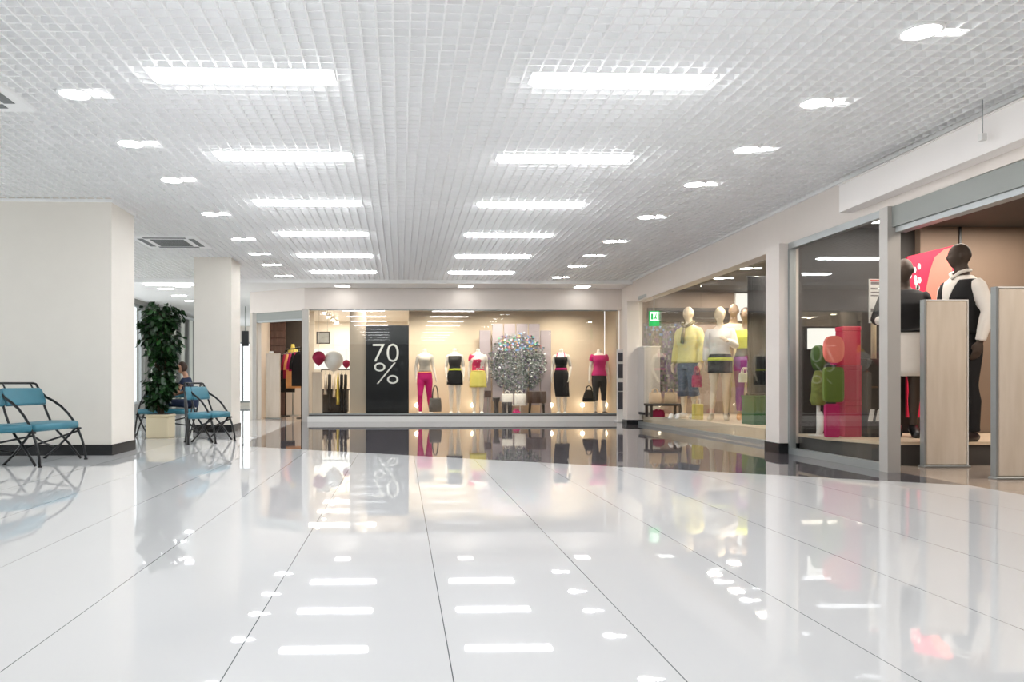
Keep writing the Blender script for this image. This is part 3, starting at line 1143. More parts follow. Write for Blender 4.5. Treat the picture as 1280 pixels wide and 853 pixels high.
# boots
bt = thing('ankle_boots', 'pair of tall dark leather boots standing beside the fuchsia bag', 'boots', (GX(634, 16.3), 16.3, FZ))
for sx in (-.055, .06):
    MB().tube([(sx, .02, .30), (sx, .02, .2), (sx, .022, .09), (sx, .0, .045)], [.055, .05, .042, .04], 14).tube([(sx, .05, .035), (sx, -.03, .04), (sx - .03, -.10, .032), (sx - .04, -.15, .024)], [.034, .038, .034, .02], 12).build('boot', LEATH, bt)
for i, (u, lb) in enumerate(((634, 'white patterned handbag behind the dark boots'), (650, 'white patterned handbag left of the brown drum table'))):
    x_, z_ = P2(u, 505, 16.66)
    hb = handbag(lb, (x_, 16.66, z_ - .02), 0, WHTC, .26, .24, .12, slouch=.05, strap=.08)
    bs = thing('display_stand', ('slim white stand holding the patterned handbag behind the boots', 'slim white stand holding the patterned handbag by the drum table')[i], 'display stand', (x_, 16.66, FZ))
    MB().cbox(-.13, .13, -.07, .07, z_ - .04 - FZ, z_ - .02 - FZ, .004).build('top_plate', WHITE, bs)
    MB().tube([(0, 0, 0.008), (0, 0, z_ - .04 - FZ)], .014, 8).disc((0, 0), .09, 0, .01).build('stem', WHITE, bs)
handbag('small fuchsia purse on the window floor', (GX(645.5, 16.28), 16.28, FZ), .2, FUCH, .22, .13, .12, slouch=.45, strap=.04)
sd = thing('sandals', 'pair of blue sandals on the window floor before the drum table', 'shoes', (GX(665, 16.27), 16.27, FZ))
for sx in (-.055, .055):
    o = MB().tube([(sx - .01, .1, .02), (sx, .02, .02), (sx, -.08, .014), (sx, -.12, .012)], [.028, .034, .036, .02], 12, ((0, 0, 1), .4)).tube([(sx - .034, -.03, .01), (sx, -.03, .05), (sx + .034, -.03, .01)], .012, 8).build('sandal', mat('blue_leather', (96, 150, 176), .5), sd)

# interior seen at the left of the far window
POST = thing('anti_theft_gate', 'beige anti-theft gate behind the left pane of the far window', 'security gate', (GX(396.5, 17.4), 17.4, 0))
gw = GX(403, 17.4) - GX(396.5, 17.4)
zg = GZ(465, -2, 17.4)
MB().cbox(-gw, gw, -.03, .03, .03, zg, .01).build('panel', GATEW, POST)
MB().cbox(-gw - .01, gw + .01, -.05, .05, 0, .03, .006).build('foot', ALU, POST)


def garment(label, loc, rz, m, wd, h, group, dress=False, sl=True):
    t = thing('hanging_garment', label, 'clothing', loc, rz, group)
    rs = []
    n = 20
    for i in range(11):
        q = i / 10
        z = -h * q
        ww = wd / 2 * (.25 + .75 * min(1, q * 5)) * (1 + (.18 if dress else .02) * max(0, q - .3))
        dd = .026 * (.5 + .5 * min(1, q * 4)) * (1 + .5 * q)
        rs.append([(ww * math.cos(a), dd * math.sin(a) * (1 + .25 * math.sin(5 * a) * q), z) for a in [2 * PI * j / n for j in range(n)]])
    MB().wrings(rs[::-1]).build('cloth', m, t)
    if sl:
        for sx in (-1, 1):
            MB().tube([(sx * wd * .40, 0, -.05), (sx * wd * .56, 0, -.28), (sx * wd * .58, .01, -.42)], [.03, .028, .03], 10).build('sleeve', m, t)
    hk = [(0, 0, 0), (0, 0, .06)] + [(.024 * math.sin(a), 0, .084 - .024 * math.cos(a)) for a in (.6, 1.4, 2.4, 3.2, 4)]
    MB().tube(hk, .004, 6).tube([(-wd * .4, 0, -.045), (0, 0, .005), (wd * .4, 0, -.045)], .006, 6).build('hanger', ALU, t)
    return t


def rail(label, x0, y0, x1, y1, z, m=TUBE):
    t = thing('clothes_rail', label, 'clothes rack', (0, 0, 0))
    MB().tube([(x0, y0, z), (x1, y1, z)], .014, 10).build('bar', m, t)
    for x, y in ((x0, y0), (x1, y1)):
        MB().tube([(x, y, z), (x, y, .02)], .016, 10).disc((x, y), .12, 0, .02).build('upright', m, t)
    return t


# rack behind the angled entrance
GA = 'clothes on the rack behind the angled entrance'
rz_ = 1.50
rail('black clothes rack just inside the angled entrance', GX(357, 18.6), 18.6, GX(377, 17.5), 17.5, GZ(436, -2.6, 18))
zr = GZ(436, -2.6, 18)
RA, RB = Vector((GX(357, 18.6), 18.6)), Vector((GX(377, 17.5), 17.5))
rzz = math.atan2(-(RA.x - RB.x), RA.y - RB.y)
for i, (q, m, h, lb) in enumerate(((.14, BLKC, .95, 'black long garment at the deep end of the entrance rack'), (.32, CRIM, .62, 'dark crimson top on the entrance rack'), (.50, ORNG, .85, 'pale orange tunic on the entrance rack'), (.68, FUCH, .45, 'bright fuchsia short top on the entrance rack'), (.86, BLKC, .80, 'black short dress nearest the glass on the entrance rack'))):
    pq = RA.lerp(RB, q)
    garment(lb, (pq.x, pq.y, zr - .084), rzz, m, .36, h, GA)
t = thing('dress_form', 'pale yellow halter top on a bust form above the entrance rack', 'mannequin bust', (GX(366, 18.9), 18.9, 0))
zz = GZ(447, -2.6, 18.9)
rs = [[(a * math.cos(q), b * math.sin(q), z + zz - 1.20) for q in [2 * PI * j / 24 for j in range(24)]] for z, a, b in ((1.0, .15, .1), (1.1, .115, .085), (1.25, .145, .11), (1.38, .12, .09), (1.45, .05, .05), (1.53, .04, .04))]
MB().wrings(rs).build('bust', YELC, t)
MB().tube([(0, 0, .02), (0, 0, zz - .19)], .018, 10).disc((0, 0), .16, 0, .02).build('stem', ALU, t)
# dark cladding, white jamb column and gate in the entrance
struct('wall_slats', bx(GX(326, 19.0), GX(357, 19.0), 19.0, 19.1, 0, 2.62), SLAT)
ws = None
mb = MB()
zz = 2.46
while zz > .2:
    mb.box(GX(326, 19.0), GX(357, 19.0), 18.975, 18.999, zz - .15, zz)
    zz -= .185
struct('trim_8', mb, SLAT)
struct('pillar_white', bx(GX(320.5, 17.1), GX(327, 17.1), 17.05, 17.25, 0, 2.62), PLAST)
gt = thing('anti_theft_gate', 'beige anti-theft gate standing in the far angled entrance', 'security gate', (GX(341.5, 17.1), 17.1, 0))
gw = (GX(350.5, 17.1) - GX(332.5, 17.1)) / 2
zg = GZ(442, -2.8, 17.1)
MB().cbox(-gw, gw, -.035, .035, .03, zg, .012).build('panel', GATEW, gt)
MB().cbox(-gw - .012, gw + .012, -.05, .05, 0, .03, .006).build('foot', ALU, gt)
MB().cbox(-gw * .55, gw * .05, -.03, .03, zg + .001, zg + .05, .012).build('alarm_lamp', WHITE, gt)
sp = thing('picture_panel', 'dark grey wall picture above the entrance rack', 'picture', (GX(368, 19.3), 19.3, 0))
MB().box(-.26, .26, 0, .03, GZ(438, -2.6, 19.3), GZ(401, -2.6, 19.3)).build('board', DARKG, sp)
MB().box(-.28, .28, -.01, .035, GZ(401, -2.6, 19.3), GZ(399.5, -2.6, 19.3)).box(-.28, .28, -.01, .035, GZ(440, -2.6, 19.3), GZ(438, -2.6, 19.3)).build('frame', BLACK, sp)
struct('wall_shop_inner', bx(-2.9, -2.2, 19.34, 19.44, 0, 2.62), PLAST)
# deep racks behind left pane
GB = 'clothes on the rack behind the hanging discs'
zr = GZ(462, -1.6, 19.2)
rail('clothes rack behind the hanging red and white balloons', GX(402, 19.3), 19.3, GX(440, 19.3), 19.3, zr)
for i, (u, m, h, wd, lb) in enumerate(((407, WHTC, .55, .22, 'narrow white top at the left end of the rear rack'), (412, GRYC, .95, .34, 'charcoal coat on the rear rack'), (417.5, WHTC, .62, .3, 'white blouse on the rear rack below the white balloon'), (422.5, YELC, .80, .3, 'pale yellow long scarf on the rear rack'), (427, BLKC, 1.0, .34, 'black coat on the rear rack'), (432, BLKC, 1.0, .36, 'black dress at the right end of the rear rack'))):
    garment(lb, (GX(u, 19.3), 19.3, zr - .084), PI / 2, m, wd * .9, h, GB, sl=(i not in (3,)))
cab = thing('display_cabinet', 'low dark grey counter under the rear clothes rack', 'cabinet', (GX(418, 19.9), 19.9, 0))
MB().cbox(-.33, .36, -.2, .2, .06, .62).build('body', DARKG, cab)
MB().cbox(-.35, .38, -.22, .22, .62, .65).build('worktop', GRYC, cab)
MB().box(-.31, .34, -.17, .17, 0, .06).build('plinth', BLACK, cab)
lbx = struct('window_6', bx(GX(389, 22.4), GX(437, 22.4), 22.40, 22.47, GZ(462, -1.8, 22.4), GZ(436, -1.8, 22.4)), GLOW)  # plain glowing slab before the rear wall, no opening behind it
tv = thing('wall_picture', 'grey framed picture hanging high at the back of the far shop', 'picture', (GX(404, 21.5), 21.5, GZ(430, -2, 21.5)))
MB().cbox(-.19, .19, -.02, .02, 0, .34, .006).build('frame', GRYC, tv)
MB().box(-.16, .16, -.024, -.0205, .03, .31).build('print', mat('print_grey', (170, 178, 184), .5, var=.5, scale=8), tv)
MB().tube([(-.12, 0, .335), (-.12, 0, 2.62 - GZ(430, -2, 21.5))], .004, 6).tube([(.12, 0, .335), (.12, 0, 2.62 - GZ(430, -2, 21.5))], .004, 6).build('wire', ALU, tv)


def balloon(label, u, v, Y, r, m):
    X, Z = GX(u, Y), 0
    Z = GZ(v, X, Y)
    t = thing('balloon', label, 'balloon', (X, Y, Z), 0, 'balloons behind the left pane')

    def fn(q):
        kq = 1 if q.z > 0 else 1 + q.z / r * .28
        return Vector((q.x * kq, q.y * kq, q.z * (1 if q.z > 0 else 1.12)))
    MB().ell((0, 0, 0), (r, r * .9, r), 24, 16, fn).build('body', m, t)
    MB().tube([(0, 0, -r * 1.1), (0, 0, -r * 1.22)], [.012, .02], 8).build('knot', m, t)
    MB().tube([(0, 0, r * .98), (0, 0, 2.62 - Z)], .003, 6).build('hanging_thread', WHITE, t)
balloon('crimson red balloon hanging behind the left pane of the far window', 398.5, 447.5, 16.75, .145, CRIM)
balloon('large white balloon hanging right of the crimson balloon', 417, 451, 16.9, .215, WHITE)
balloon('small crimson balloon peeking out right of the white balloon', 433, 455, 17.6, .09, CRIM)
# spot lamps inside
s0 = None
for u, v, Y, lb in ((397, 388, 17.6, 'brightest spotlight at the front of the shop ceiling, upper left'), (405, 397, 18.7, 'second spotlight from the glass in the far shop ceiling'), (411, 403, 19.8, 'third spotlight from the glass in the far shop ceiling'), (416, 409, 20.9, 'fourth spotlight, above the rear rack in the far shop'), (421, 414, 21.9, 'deepest spotlight in the far shop ceiling')):
    Xs = GX(u, Y)
    if s0 is None:
        s0 = thing('ceiling_spotlight', lb, 'spotlight', (Xs, Y, 2.52), 0, 'spotlights in the far shop ceiling')
        MB().disc((0, 0), .05, 0, .01).build('lens', lamp_mat('spot_bright', (255, 236, 205), 45.0), s0)
        MB().disc((0, 0), .06, .011, .09).tube([(0, 0, .08), (0, 0, .1)], .02, 8).build('housing', WHITE, s0)
    else:
        dup(s0, lb, (Xs, Y, 2.52))
# hanging black sign in the corridor on the left
hs = thing('hanging_sign', 'blank black sign hanging in the corridor left of the far shop', 'sign', (GX(306.5, 20), 20, GZ(433, -4, 20)))
hz = GZ(414, -4, 20) - GZ(433, -4, 20)
MB().cbox(-.09, .09, -.04, .04, 0, hz, .006).build('board', BLACK, hs)
MB().tube([(0, 0, hz - .005), (0, 0, 2.81 - GZ(433, -4, 20))], .01, 8).build('rod', ALU, hs)
# brochure stand at the corner of the far window
bs = thing('brochure_stand', 'narrow white brochure stand at the right corner of the far window', 'stand', (GX(776.5, 15.6), 15.62, 0))
zb_ = GZ(437, 4.2, 15.6)
MB().cbox(-.075, .075, .02, .06, .03, zb_, .006).build('back', WHITE, bs)
MB().cbox(-.11, .11, -.1, .12, 0, .03, .006).build('foot', WHITE, bs)
for v0, v1 in ((452, 441), (473, 455), (489, 478), (512, 490)):
    z0, z1 = GZ(v0, 4.2, 15.6), GZ(v1, 4.2, 15.6)
    MB().box(-.055, .055, -.01, .0195, z0, z1).build('brochure', mat('brochure_dark', (70, 70, 76), .5, var=.4, scale=20), bs)

# lights of the far shop display
WARM = (1.0, .91, .79)
for x in (-.4, .9, 2.2, 3.6):
    area((x, 16.22, 2.58), .9, .12, (15 if x < 1 else 13), WARM, (math.radians(24), 0, 0)).data.spread = math.radians(100)
for y in (18.2, 20.2, 21.8):
    area((-1.4, y, 2.58), 1.6, .5, 34, (1.0, .88, .74))

# ------------------------------------------------------------------ RIGHT SHOPS: shells
struct('wall_shop_divider', bx(4.62, 9.3, 8.72, 8.82, 0, 2.62), mat('umber_wall', (50, 45, 42), .6, var=.05))
struct('wall_shop_panel', bx(GX(1152, 8.6), 9.3, 8.62, 8.715, 0, 2.62), BROWN)
struct('wall_right_shop_end', bx(4.75, 9.3, 14.96, 15.06, 0, 2.62), mat('mocha_paint', (160, 140, 124), .6, var=.04))
struct('wall_right_shop_rear', bx(9.3, 9.4, 3.0, 15.06, 0, 2.62), DARKG)
struct('wall_right_shop_near', bx(4.7, 9.3, 2.9, 3.0, 0, 2.62), DARKG)
struct('ceiling_right_shops', MB().prism([(L(3.0) + .21, 3.0), (9.3, 3.0), (9.3, 14.96), (L(14.96) + .21, 14.96)], 2.62, 2.72), DARKG)
struct('trim_9', bx(4.9, 9.2, 14.90, 14.955, 2.02, 2.3), DARKB)

# platforms
PZ1 = 0.20
struct('platform_1', MB().prism([(4.86, 10.0), (6.1, 10.0), (8.6, 12.2), (8.6, 14.9), (4.74, 14.9)], 0, PZ1), PLAT)
PZ2 = 0.23
mb = MB()
mb.prism([(4.56, 7.93), (4.80, 7.34), (8.2, 7.34), (8.2, 8.6), (4.56, 8.56)], 0.0, PZ2 - .03)
struct('platform_2', mb, DARKG)
mb = MB()
mb.prism([(4.54, 7.92), (4.79, 7.315), (8.22, 7.315), (8.22, 8.61), (4.54, 8.57)], PZ2 - .03, PZ2)
struct('platform_2_top', mb, PLAT)

# ---- shop one: figures
GW = 'mannequins in the set-back right window'


def A(u, fw):
    """plan point at pixel column u and distance fw"""
    a = (u - U0) / F
    return fw * (a * CT + ST), fw * (CT - a * ST)


def put(u, fw, z):
    x, y = A(u, fw)
    return (x, y, z)


def hair_cap(t, T, m, turn=0.0):
    z = T[-1][0] + .105
    c = Vector((0, .004, z + .012))
    mm = Matrix.Rotation(turn, 3, 'Z')
    mb = MB()

    def fn(q):
        d = q - c
        if d.z < -.02 and d.y < .02:
            d = Vector((d.x * .82, d.y * .55, -.02))
        return c + mm @ d
    mb.ell(c, (.080, .098, .122), 24, 18, fn)
    return mb.build('wig', m, t)


t, T, p = mannequin('male mannequin in pale yellow jacket and grey trousers in the set-back right window', put(861, 13.2, PZ1), -1.0, SKIN, 1.06, True, turn=-.3, group=GW, kr=(.13, -.06, .5), ar=(.15, -.03, .085))
trousers(t, T, p, DENIM, 1.04, .72, .012, 'trousers', .02)
top(t, T, p, mat('pale_yellow_cloth', (240, 228, 152), .8, var=.06, scale=14), .90, 1.50, .026, 1.0, 'jacket', .018)
top(t, T, p, WHTC, 1.2, 1.545, .012, 0, 'shirt_collar')
shoes(t, p, WHITE, .012)
mb = MB()
mb.tube([(-.10, -.03, 1.56), (-.06, -.085, 1.52), (0, -.10, 1.48), (.06, -.085, 1.52), (.10, -.03, 1.56), (.05, .06, 1.575), (-.05, .06, 1.575), (-.10, -.03, 1.56)], .026, 8).tube([(.0, -.12, 1.47), (.01, -.165, 1.36), (.0, -.175, 1.22)], [.02, .03, .03], 8)
mb.build('scarf', mat('olive_scarf', (132, 120, 84), .8, var=.25), t)
hb = handbag('pink and yellow tote bag hanging beside the yellow jacket', put(871, 12.75, .74), .4, mat('rose_cloth', (206, 70, 110), .75, var=.3, scale=14), .2, .2, .1, slouch=.0, strap=.16)
t2 = thing('shopping_bag', 'pale yellow shopping bag under the pink tote', 'bag', put(872, 12.72, PZ1))
MB().cbox(-.08, .08, -.05, .05, .0, .26, .006).build('bag_body', YELC, t2)
MB().tube([(-.04, 0, .259), (-.04, 0, .34), (.04, 0, .34), (.04, 0, .259)], .006, 6).build('handle', WHITE, t2)

# back figure first: white-jacketed woman, man, yellow-top woman
t, T, p = mannequin('female mannequin in white jacket, black shorts and yellow belt, left of three', put(900, 12.55, PZ1), -.5, SKIN, 1.05, turn=.5, group=GW, er=(.23, -.04, 1.16), wr=(.12, -.22, 1.24), kl=(-.09, -.03, .48), al=(-.12, -.06, .10))
top(t, T, p, WHTC, 1.03, 1.43, .024, .9, 'jacket', .02)
skirt(t, T, BLKC, 1.05, .74, .185, .14, 'shorts', .016)
belt(t, T, LIME, .93, .05, .026)
shoes(t, p, SKIN, .008)
hair_cap(t, T, mat('cream_wig', (226, 206, 170), .6), .5)
t, T, p = mannequin('tall male mannequin in cream shirt and khaki trousers, middle of the group of three', put(917, 13.4, PZ1), -.2, mat('mannequin_tan', (148, 122, 98), .45), 1.10, True, turn=-.4, group=GW, el=(-.27, -.06, 1.2), wl=(-.12, -.24, 1.26))
trousers(t, T, p, mat('khaki_cloth', (178, 164, 124), .8, var=.12), 1.04, .98, .012)
top(t, T, p, mat('cream_cloth', (226, 214, 176), .8, var=.1), .93, 1.50, .022, 1.0, 'shirt', .018)
shoes(t, p, LEATH, .012)
t, T, p = mannequin('female mannequin in lime top and purple trousers, right of the group of three', put(932, 12.6, PZ1), -.35, mat('mannequin_tan', (148, 122, 98), .45), 1.05, turn=-.5, group=GW)
trousers(t, T, p, PURP, 1.02, .88, .012)
top(t, T, p, LIME, 1.12, 1.42, .02, .35, 'top', .022)
top(t, T, p, GRYC, 1.0, 1.14, .016, 0, 'sash')
shoes(t, p, ORNG, .008)
hair_cap(t, T, mat('dark_wig', (58, 38, 28), .6), -.5)
handbag('small white handbag in front of the purple trousers', put(931, 12.05, .82), .3, WHTC, .24, .15, .09, slouch=.1, strap=.1)
# lightbox, black clothes, green box
x, y = A(930, 14.2)
x = GX(931, 14.9)
lb = thing('light_box', 'bright white light box on the rear wall behind the group of three', 'light box', (x, 14.9, 0))
MB().cbox(-.20, .20, -.01, .055, GZ(402, x, 14.9), GZ(366, x, 14.9), .006).build('frame', WHITE, lb)
MB().box(-.185, .185, -.016, -.0105, GZ(402, x, 14.9) + .02, GZ(366, x, 14.9) - .02).build('face', GLOW, lb)
MB().box(-.03, .03, .0, .05, GZ(366, x, 14.9) + .0005, 2.62).build('hanger_bar', ALU, lb)
gx, gy = A(948.5, 11.3)
gb = thing('display_box', 'dark green display box at the right end of the set-back window', 'box', (gx, gy, 0))
MB().cbox(-.17, .17, -.2, .2, .0, .60, .008).build('box', mat('green_lacquer', (26, 92, 34), .35, var=.08), gb)
MB().cbox(-.18, .18, -.21, .21, .60, .625, .006).build('lid', mat('green_lacquer', (26, 92, 34), .35), gb)
bk = thing('fabric_banner', 'tall black pleated banner standing on the green box', 'banner', (gx, gy, .626))
n = 60
pts = [(-.15 + .3 * i / n, .03 + .018 * math.sin(i * 1.3)) for i in range(n + 1)]
MB().prism([(a, b - .012) for a, b in pts] + [(a, b + .012) for a, b in pts[::-1]], .03, 1.75).build('cloth', BLKC, bk)
MB().cbox(-.16, .16, -.03, .09, 0, .03, .005).build('base', BLACK, bk)
MB().tube([(-.165, .03, 1.765), (.165, .03, 1.765)], .015, 8).build('top_bar', BLACK, bk)
# left end
x, y = A(811, 14.4)
dc = thing('display_cabinet', 'pale grey cabinet at the left end of the set-back right window', 'cabinet', (x + .09, 14.55, PZ1))
zc_ = GZ(433, x, 14.4) - PZ1
MB().cbox(-.16, .16, -.2, .2, .05, zc_ - .02, .008).build('body', mat('pale_grey_lacquer', (196, 190, 184), .35, var=.02), dc)
MB().box(-.145, .145, -.207, -.2005, .08, zc_ - .05).build('door', mat('pale_grey_lacquer', (196, 190, 184), .35), dc)
MB().cbox(-.17, .17, -.21, .21, zc_ - .02, zc_, .004).build('worktop', WHITE, dc)
MB().box(-.14, .14, -.18, .18, 0, .05).build('plinth', GRYC, dc)
# exit sign
x, y = A(817.5, 14.0)
ex = thing('exit_sign', 'small green and white emergency exit sign in the set-back right window', 'sign', (x, y, GZ(408, x, y)), -.1)
h_ = GZ(389, x, y) - GZ(408, x, y)
GEX = mat('exit_green', (20, 150, 74), .5, var=0, emit=.9)
WEX = mat('exit_white', (236, 246, 240), .5, var=0, emit=1.0)
MB().cbox(-.09, .09, -.02, .02, 0, h_, .004).build('box', GEX, ex)
MB().box(-.075, .075, -.024, -.0205, .10, h_ - .02).build('panel', WEX, ex)
mb = MB()
mb.box(-.06, -.02, -.027, -.0245, .12, h_ - .05)
mb.tube([(.035, -.0275, h_ - .06), (.02, -.0275, h_ - .11), (.04, -.0275, h_ - .15)], .012, 6)
mb.tube([(.02, -.0275, h_ - .11), (-.005, -.0275, h_ - .155)], .010, 6)
mb.ell((.038, -.0275, h_ - .042), (.013, .004, .013), 10, 6)
mb.build('running_figure', GEX, ex)
MB().tube([(0, 0, h_ - .002), (0, 0, 2.62 - ex.location.z)], .008, 6).build('hanging_rod', ALU, ex)
# low table with bags and shoes
x, y = A(829, 13.7)
tb = thing('display_table', 'low dark wooden table with two beige bags in the set-back right window', 'table', (x, y, PZ1))
MB().cbox(-.30, .30, -.17, .17, .20, .24, .005).build('tabletop', DARKB, tb)
for sx in (-.26, .26):
    for sy in (-.13, .13):
        MB().box(sx - .02, sx + .02, sy - .02, sy + .02, 0, .20).build('leg', DARKB, tb)
TAN = mat('tan_leather', (206, 180, 148), .5, var=.1)
handbag('left beige handbag on the low table', (x - .15, y, PZ1 + .241), .1, TAN, .24, .2, .12, slouch=.1, strap=.08)
handbag('right beige handbag on the low table', (x + .14, y, PZ1 + .241), -.1, TAN, .24, .2, .12, slouch=.1, strap=.08)
handbag('dark red handbag on the platform under the low table', (x - .1, y - .02, PZ1 + .001), .1, CRIM, .26, .12, .12, slouch=.2, strap=.03)
x, y = A(843, 12.9)
ps = thing('pumps', 'pair of white court shoes on the platform left of the yellow jacket', 'shoes', (x, y, PZ1 + .001), -.5)
for sx in (-.06, .06):
    MB().tube([(sx, .09, .07), (sx, .05, .07), (sx, -.03, .035), (sx, -.09, .02), (sx, -.13, .016)], [.028, .034, .034, .034, .018], 12, ((0, 0, 1), .6)).tube([(sx, .085, .06), (sx, .095, .002)], [.016, .008], 8).build('shoe', WHITE, ps)
gl = thing('mosaic_screen', 'grey mosaic screen of glittering tiles on the rear wall behind the exit sign', 'screen', (GX(832, 14.9), 14.9, 0))
mb = MB()
rnd = random.Random(11)
tmc = [tm[i] for i in (0, 1, 2, 4, 6)]
for i in range(26):
    for j in range(30):
        if rnd.random() < .22:
            continue
        mb.cur = rnd.choice((0, 1, 1, 2, 3, 3, 0, 4 if j > 22 else 3))
        a, b = -.42 + i * .034, .55 + j * .048
        mb.box(a, a + .03, .028, .036, b, b + .042)
mb.build('mosaic_tiles', tmc, gl, kind='stuff')
bx(-.44, .50, .037, .05, .5, 2.0).build('panel', mat('mauve_panel', (122, 108, 112), .3, var=.08), gl)

# ---- shop two: window
x, y = A(1060, 8.25)
GBX = 'stacked red display boxes'
zb_ = PZ2
for i, (m, h_, lb, dx) in enumerate(((MAGB if False else ROSE, .385, 'lowest rose-red box of the stack behind the cut-out figure', .01), (ROSE, .385, 'middle rose-red box of the stack behind the cut-out figure', .01), (PINKB, .42, 'topmost bright red box of the stack behind the cut-out figure', 0))):
    b = thing('display_box', lb, 'box', (x + dx, y, zb_ + .0008), 0, GBX)
    MB().cbox(-.095, .095, -.08, .08, 0, h_ - .05, .006).build('body', m, b)
    MB().cbox(-.098, .098, -.083, .083, h_ - .05, h_ - .001, .006).build('lid', m, b)
    zb_ += h_
# cut-out figure
x, y = A(1042, 8.02)
cf = thing('cutout_figure', 'coloured cut-out figure with a coral head, green body and magenta legs', 'cut-out figure', (x, y, PZ2))
mb = MB()
mb.tube
zz = lambda v: GZ(v, x, y) - PZ2
n = 32
hw = 12.5 * 8 / F


def slabpart(fn, m, nm, y0=-.02, y1=.02):
    pts = fn
    MB().wrings([[(a, y0, b) for a, b in pts], [(a, y1, b) for a, b in pts]], False).build(nm, m, cf)


sup = lambda cx, cz, a, b, e: [(cx + a * math.copysign(abs(math.cos(q)) ** e, math.cos(q)), cz + b * math.copysign(abs(math.sin(q)) ** e, math.sin(q))) for q in [2 * PI * j / 40 for j in range(40)]]
slabpart(sup(0, zz(437), .105, (zz(420) - zz(454)) / 2, .75), CORAL, 'head')
slabpart(sup(-.005, zz(481), .108, (zz(459.5) - zz(503.5)) / 2, .3), GREENB, 'torso')
slabpart(sup(-.02, zz(526), .075, (zz(505) - zz(547)) / 2, .2), MAGB, 'leg_block')
mb = MB()
mb.box(-.03, .03, -.015, .015, zz(456), zz(452))
mb.build('neck', FUCH, cf)
# green plant-like dress on a slim stand
x, y = A(1023, 8.35)
ds = thing('display_figure', 'slim figure with green leafy top and pale skirt left of the cut-out figure', 'display figure', (x, y, PZ2))
rs = lambda lst, n=24: [[(a * math.cos(q) * (1 + .12 * math.sin(4 * q + 9 * z)), b * math.sin(q), z) for q in [2 * PI * j / n for j in range(n)]] for z, a, b in lst]
zz = lambda v: GZ(v, x, y) - PZ2
MB().wrings(rs([(zz(463), .05, .04), (zz(455), .075, .055), (zz(445), .08, .06), (zz(436), .065, .05), (zz(432), .03, .03)])).build('leafy_head', GRNC, ds)
MB().wrings(rs([(zz(507), .06, .05), (zz(500), .085, .06), (zz(490), .07, .05), (zz(478), .075, .055), (zz(467), .05, .04), (zz(462.5), .03, .03)])).build('leafy_top', mat('leaf_print', (136, 140, 66), .7, var=.5, scale=26), ds)
MB().tube([(0, 0, .01), (0, 0, zz(506))], .02, 10).disc((0, 0), .10, 0, .012).tube([(.0, 0, zz(545)), (.03, -.02, zz(530)), (.01, .0, zz(515))], [.03, .038, .03], 10).build('stem', WHTC, ds)
# pale lit screen
x, y = A(1031, 8.6)
ls = thing('light_box', 'pale lit panel behind the coral head of the cut-out figure', 'light box', (GX(1029, 8.66), 8.66, 0))
MB().box(-.16, .15, 0, .05, GZ(436, x, 8.6), GZ(410, x, 8.6)).build('face', GLOW, ls)
MB().box(-.17, .16, .01, .055, GZ(437, x, 8.6), GZ(436, x, 8.6) - .001).box(-.17, .16, .01, .055, GZ(410, x, 8.6) + .001, GZ(409, x, 8.6)).build('frame', DARKB, ls)
# cabinet with white cards, poster on pole
x, y = A(1091, 8.22)
cb = thing('display_cabinet', 'dark brown cabinet with two white cards behind the entrance post', 'cabinet', (x, y, PZ2))
hz = GZ(449, x, y) - PZ2
MB().cbox(-.12, .095, -.1, .1, .04, hz - .02, .006).build('body', DARKB, cb)
MB().cbox(-.13, .10, -.11, .11, hz - .02, hz, .004).build('worktop', mat('dark_walnut', (78, 66, 58), .35, var=.1), cb)
MB().box(-.11, .085, -.09, .09, 0, .04).build('plinth', BLACK, cb)
for sx in (-.118, -.035):
    zc_ = GZ(527, x, y - .1) - PZ2
    ze_ = GZ(512, x, y - .1) - PZ2
    o = MB().add([(sx, -.104, zc_), (sx + .05, -.104, zc_), (sx + .075, -.104, ze_), (sx + .025, -.104, ze_), (sx, -.1005, zc_), (sx + .05, -.1005, zc_), (sx + .075, -.1005, ze_), (sx + .025, -.1005, ze_)],
                 [(0, 1, 2, 3), (7, 6, 5, 4), (0, 4, 5, 1), (1, 5, 6, 2), (2, 6, 7, 3), (3, 7, 4, 0)]).build('card', WHITE, cb)
x, y = A(1094.5, 8.5)
po = thing('poster_stand', 'white printed poster on a beige pole above the dark brown cabinet', 'poster', (x, y, PZ2))
zz = lambda v: GZ(v, x, y) - PZ2
MB().box(-.075, .075, -.008, .008, zz(404), zz(349)).build('poster', mat('poster_paper', (222, 220, 216), .6, var=.05), po)
mb = MB()
for v0, v1, a, b in ((353, 356, -.06, .06), (360, 362, -.06, .02), (365, 366.5, -.06, .05), (369, 370.5, -.06, .03), (386, 390, -.06, .06), (393, 394.5, -.05, .04), (397, 398.5, -.06, .05)):
    mb.box(a, b, -.0105, -.0085, zz(v1), zz(v0))
mb.build('printing', mat('poster_grey', (120, 112, 112), .6, var=.3), po)
MB().box(-.065, .065, -.0105, -.0085, zz(352), zz(350)).build('header', mat('poster_red', (196, 80, 80), .6), po)
MB().tube([(-.01, .02, .01), (-.01, .02, zz(352))], .028, 10).disc((0, .02), .09, 0, .012).build('pole', mat('beige_pole', (190, 170, 140), .5), po)
x, y = A(1107, 8.5)
ps = thing('wall_poster', 'small white poster half hidden behind the entrance post', 'poster', (x, y, GZ(404, x, y)))
MB().box(-.035, .035, -.006, .006, 0.02, .30).build('poster', mat('poster_paper', (222, 220, 216), .6), ps)
MB().box(-.04, .04, -.008, .008, 0, .0195).build('bottom_strip', DENIM, ps)
MB().tube([(0, 0, .30), (0, 0, 2.62 - ps.location.z)], .004, 6).build('hanging_wire', ALU, ps)

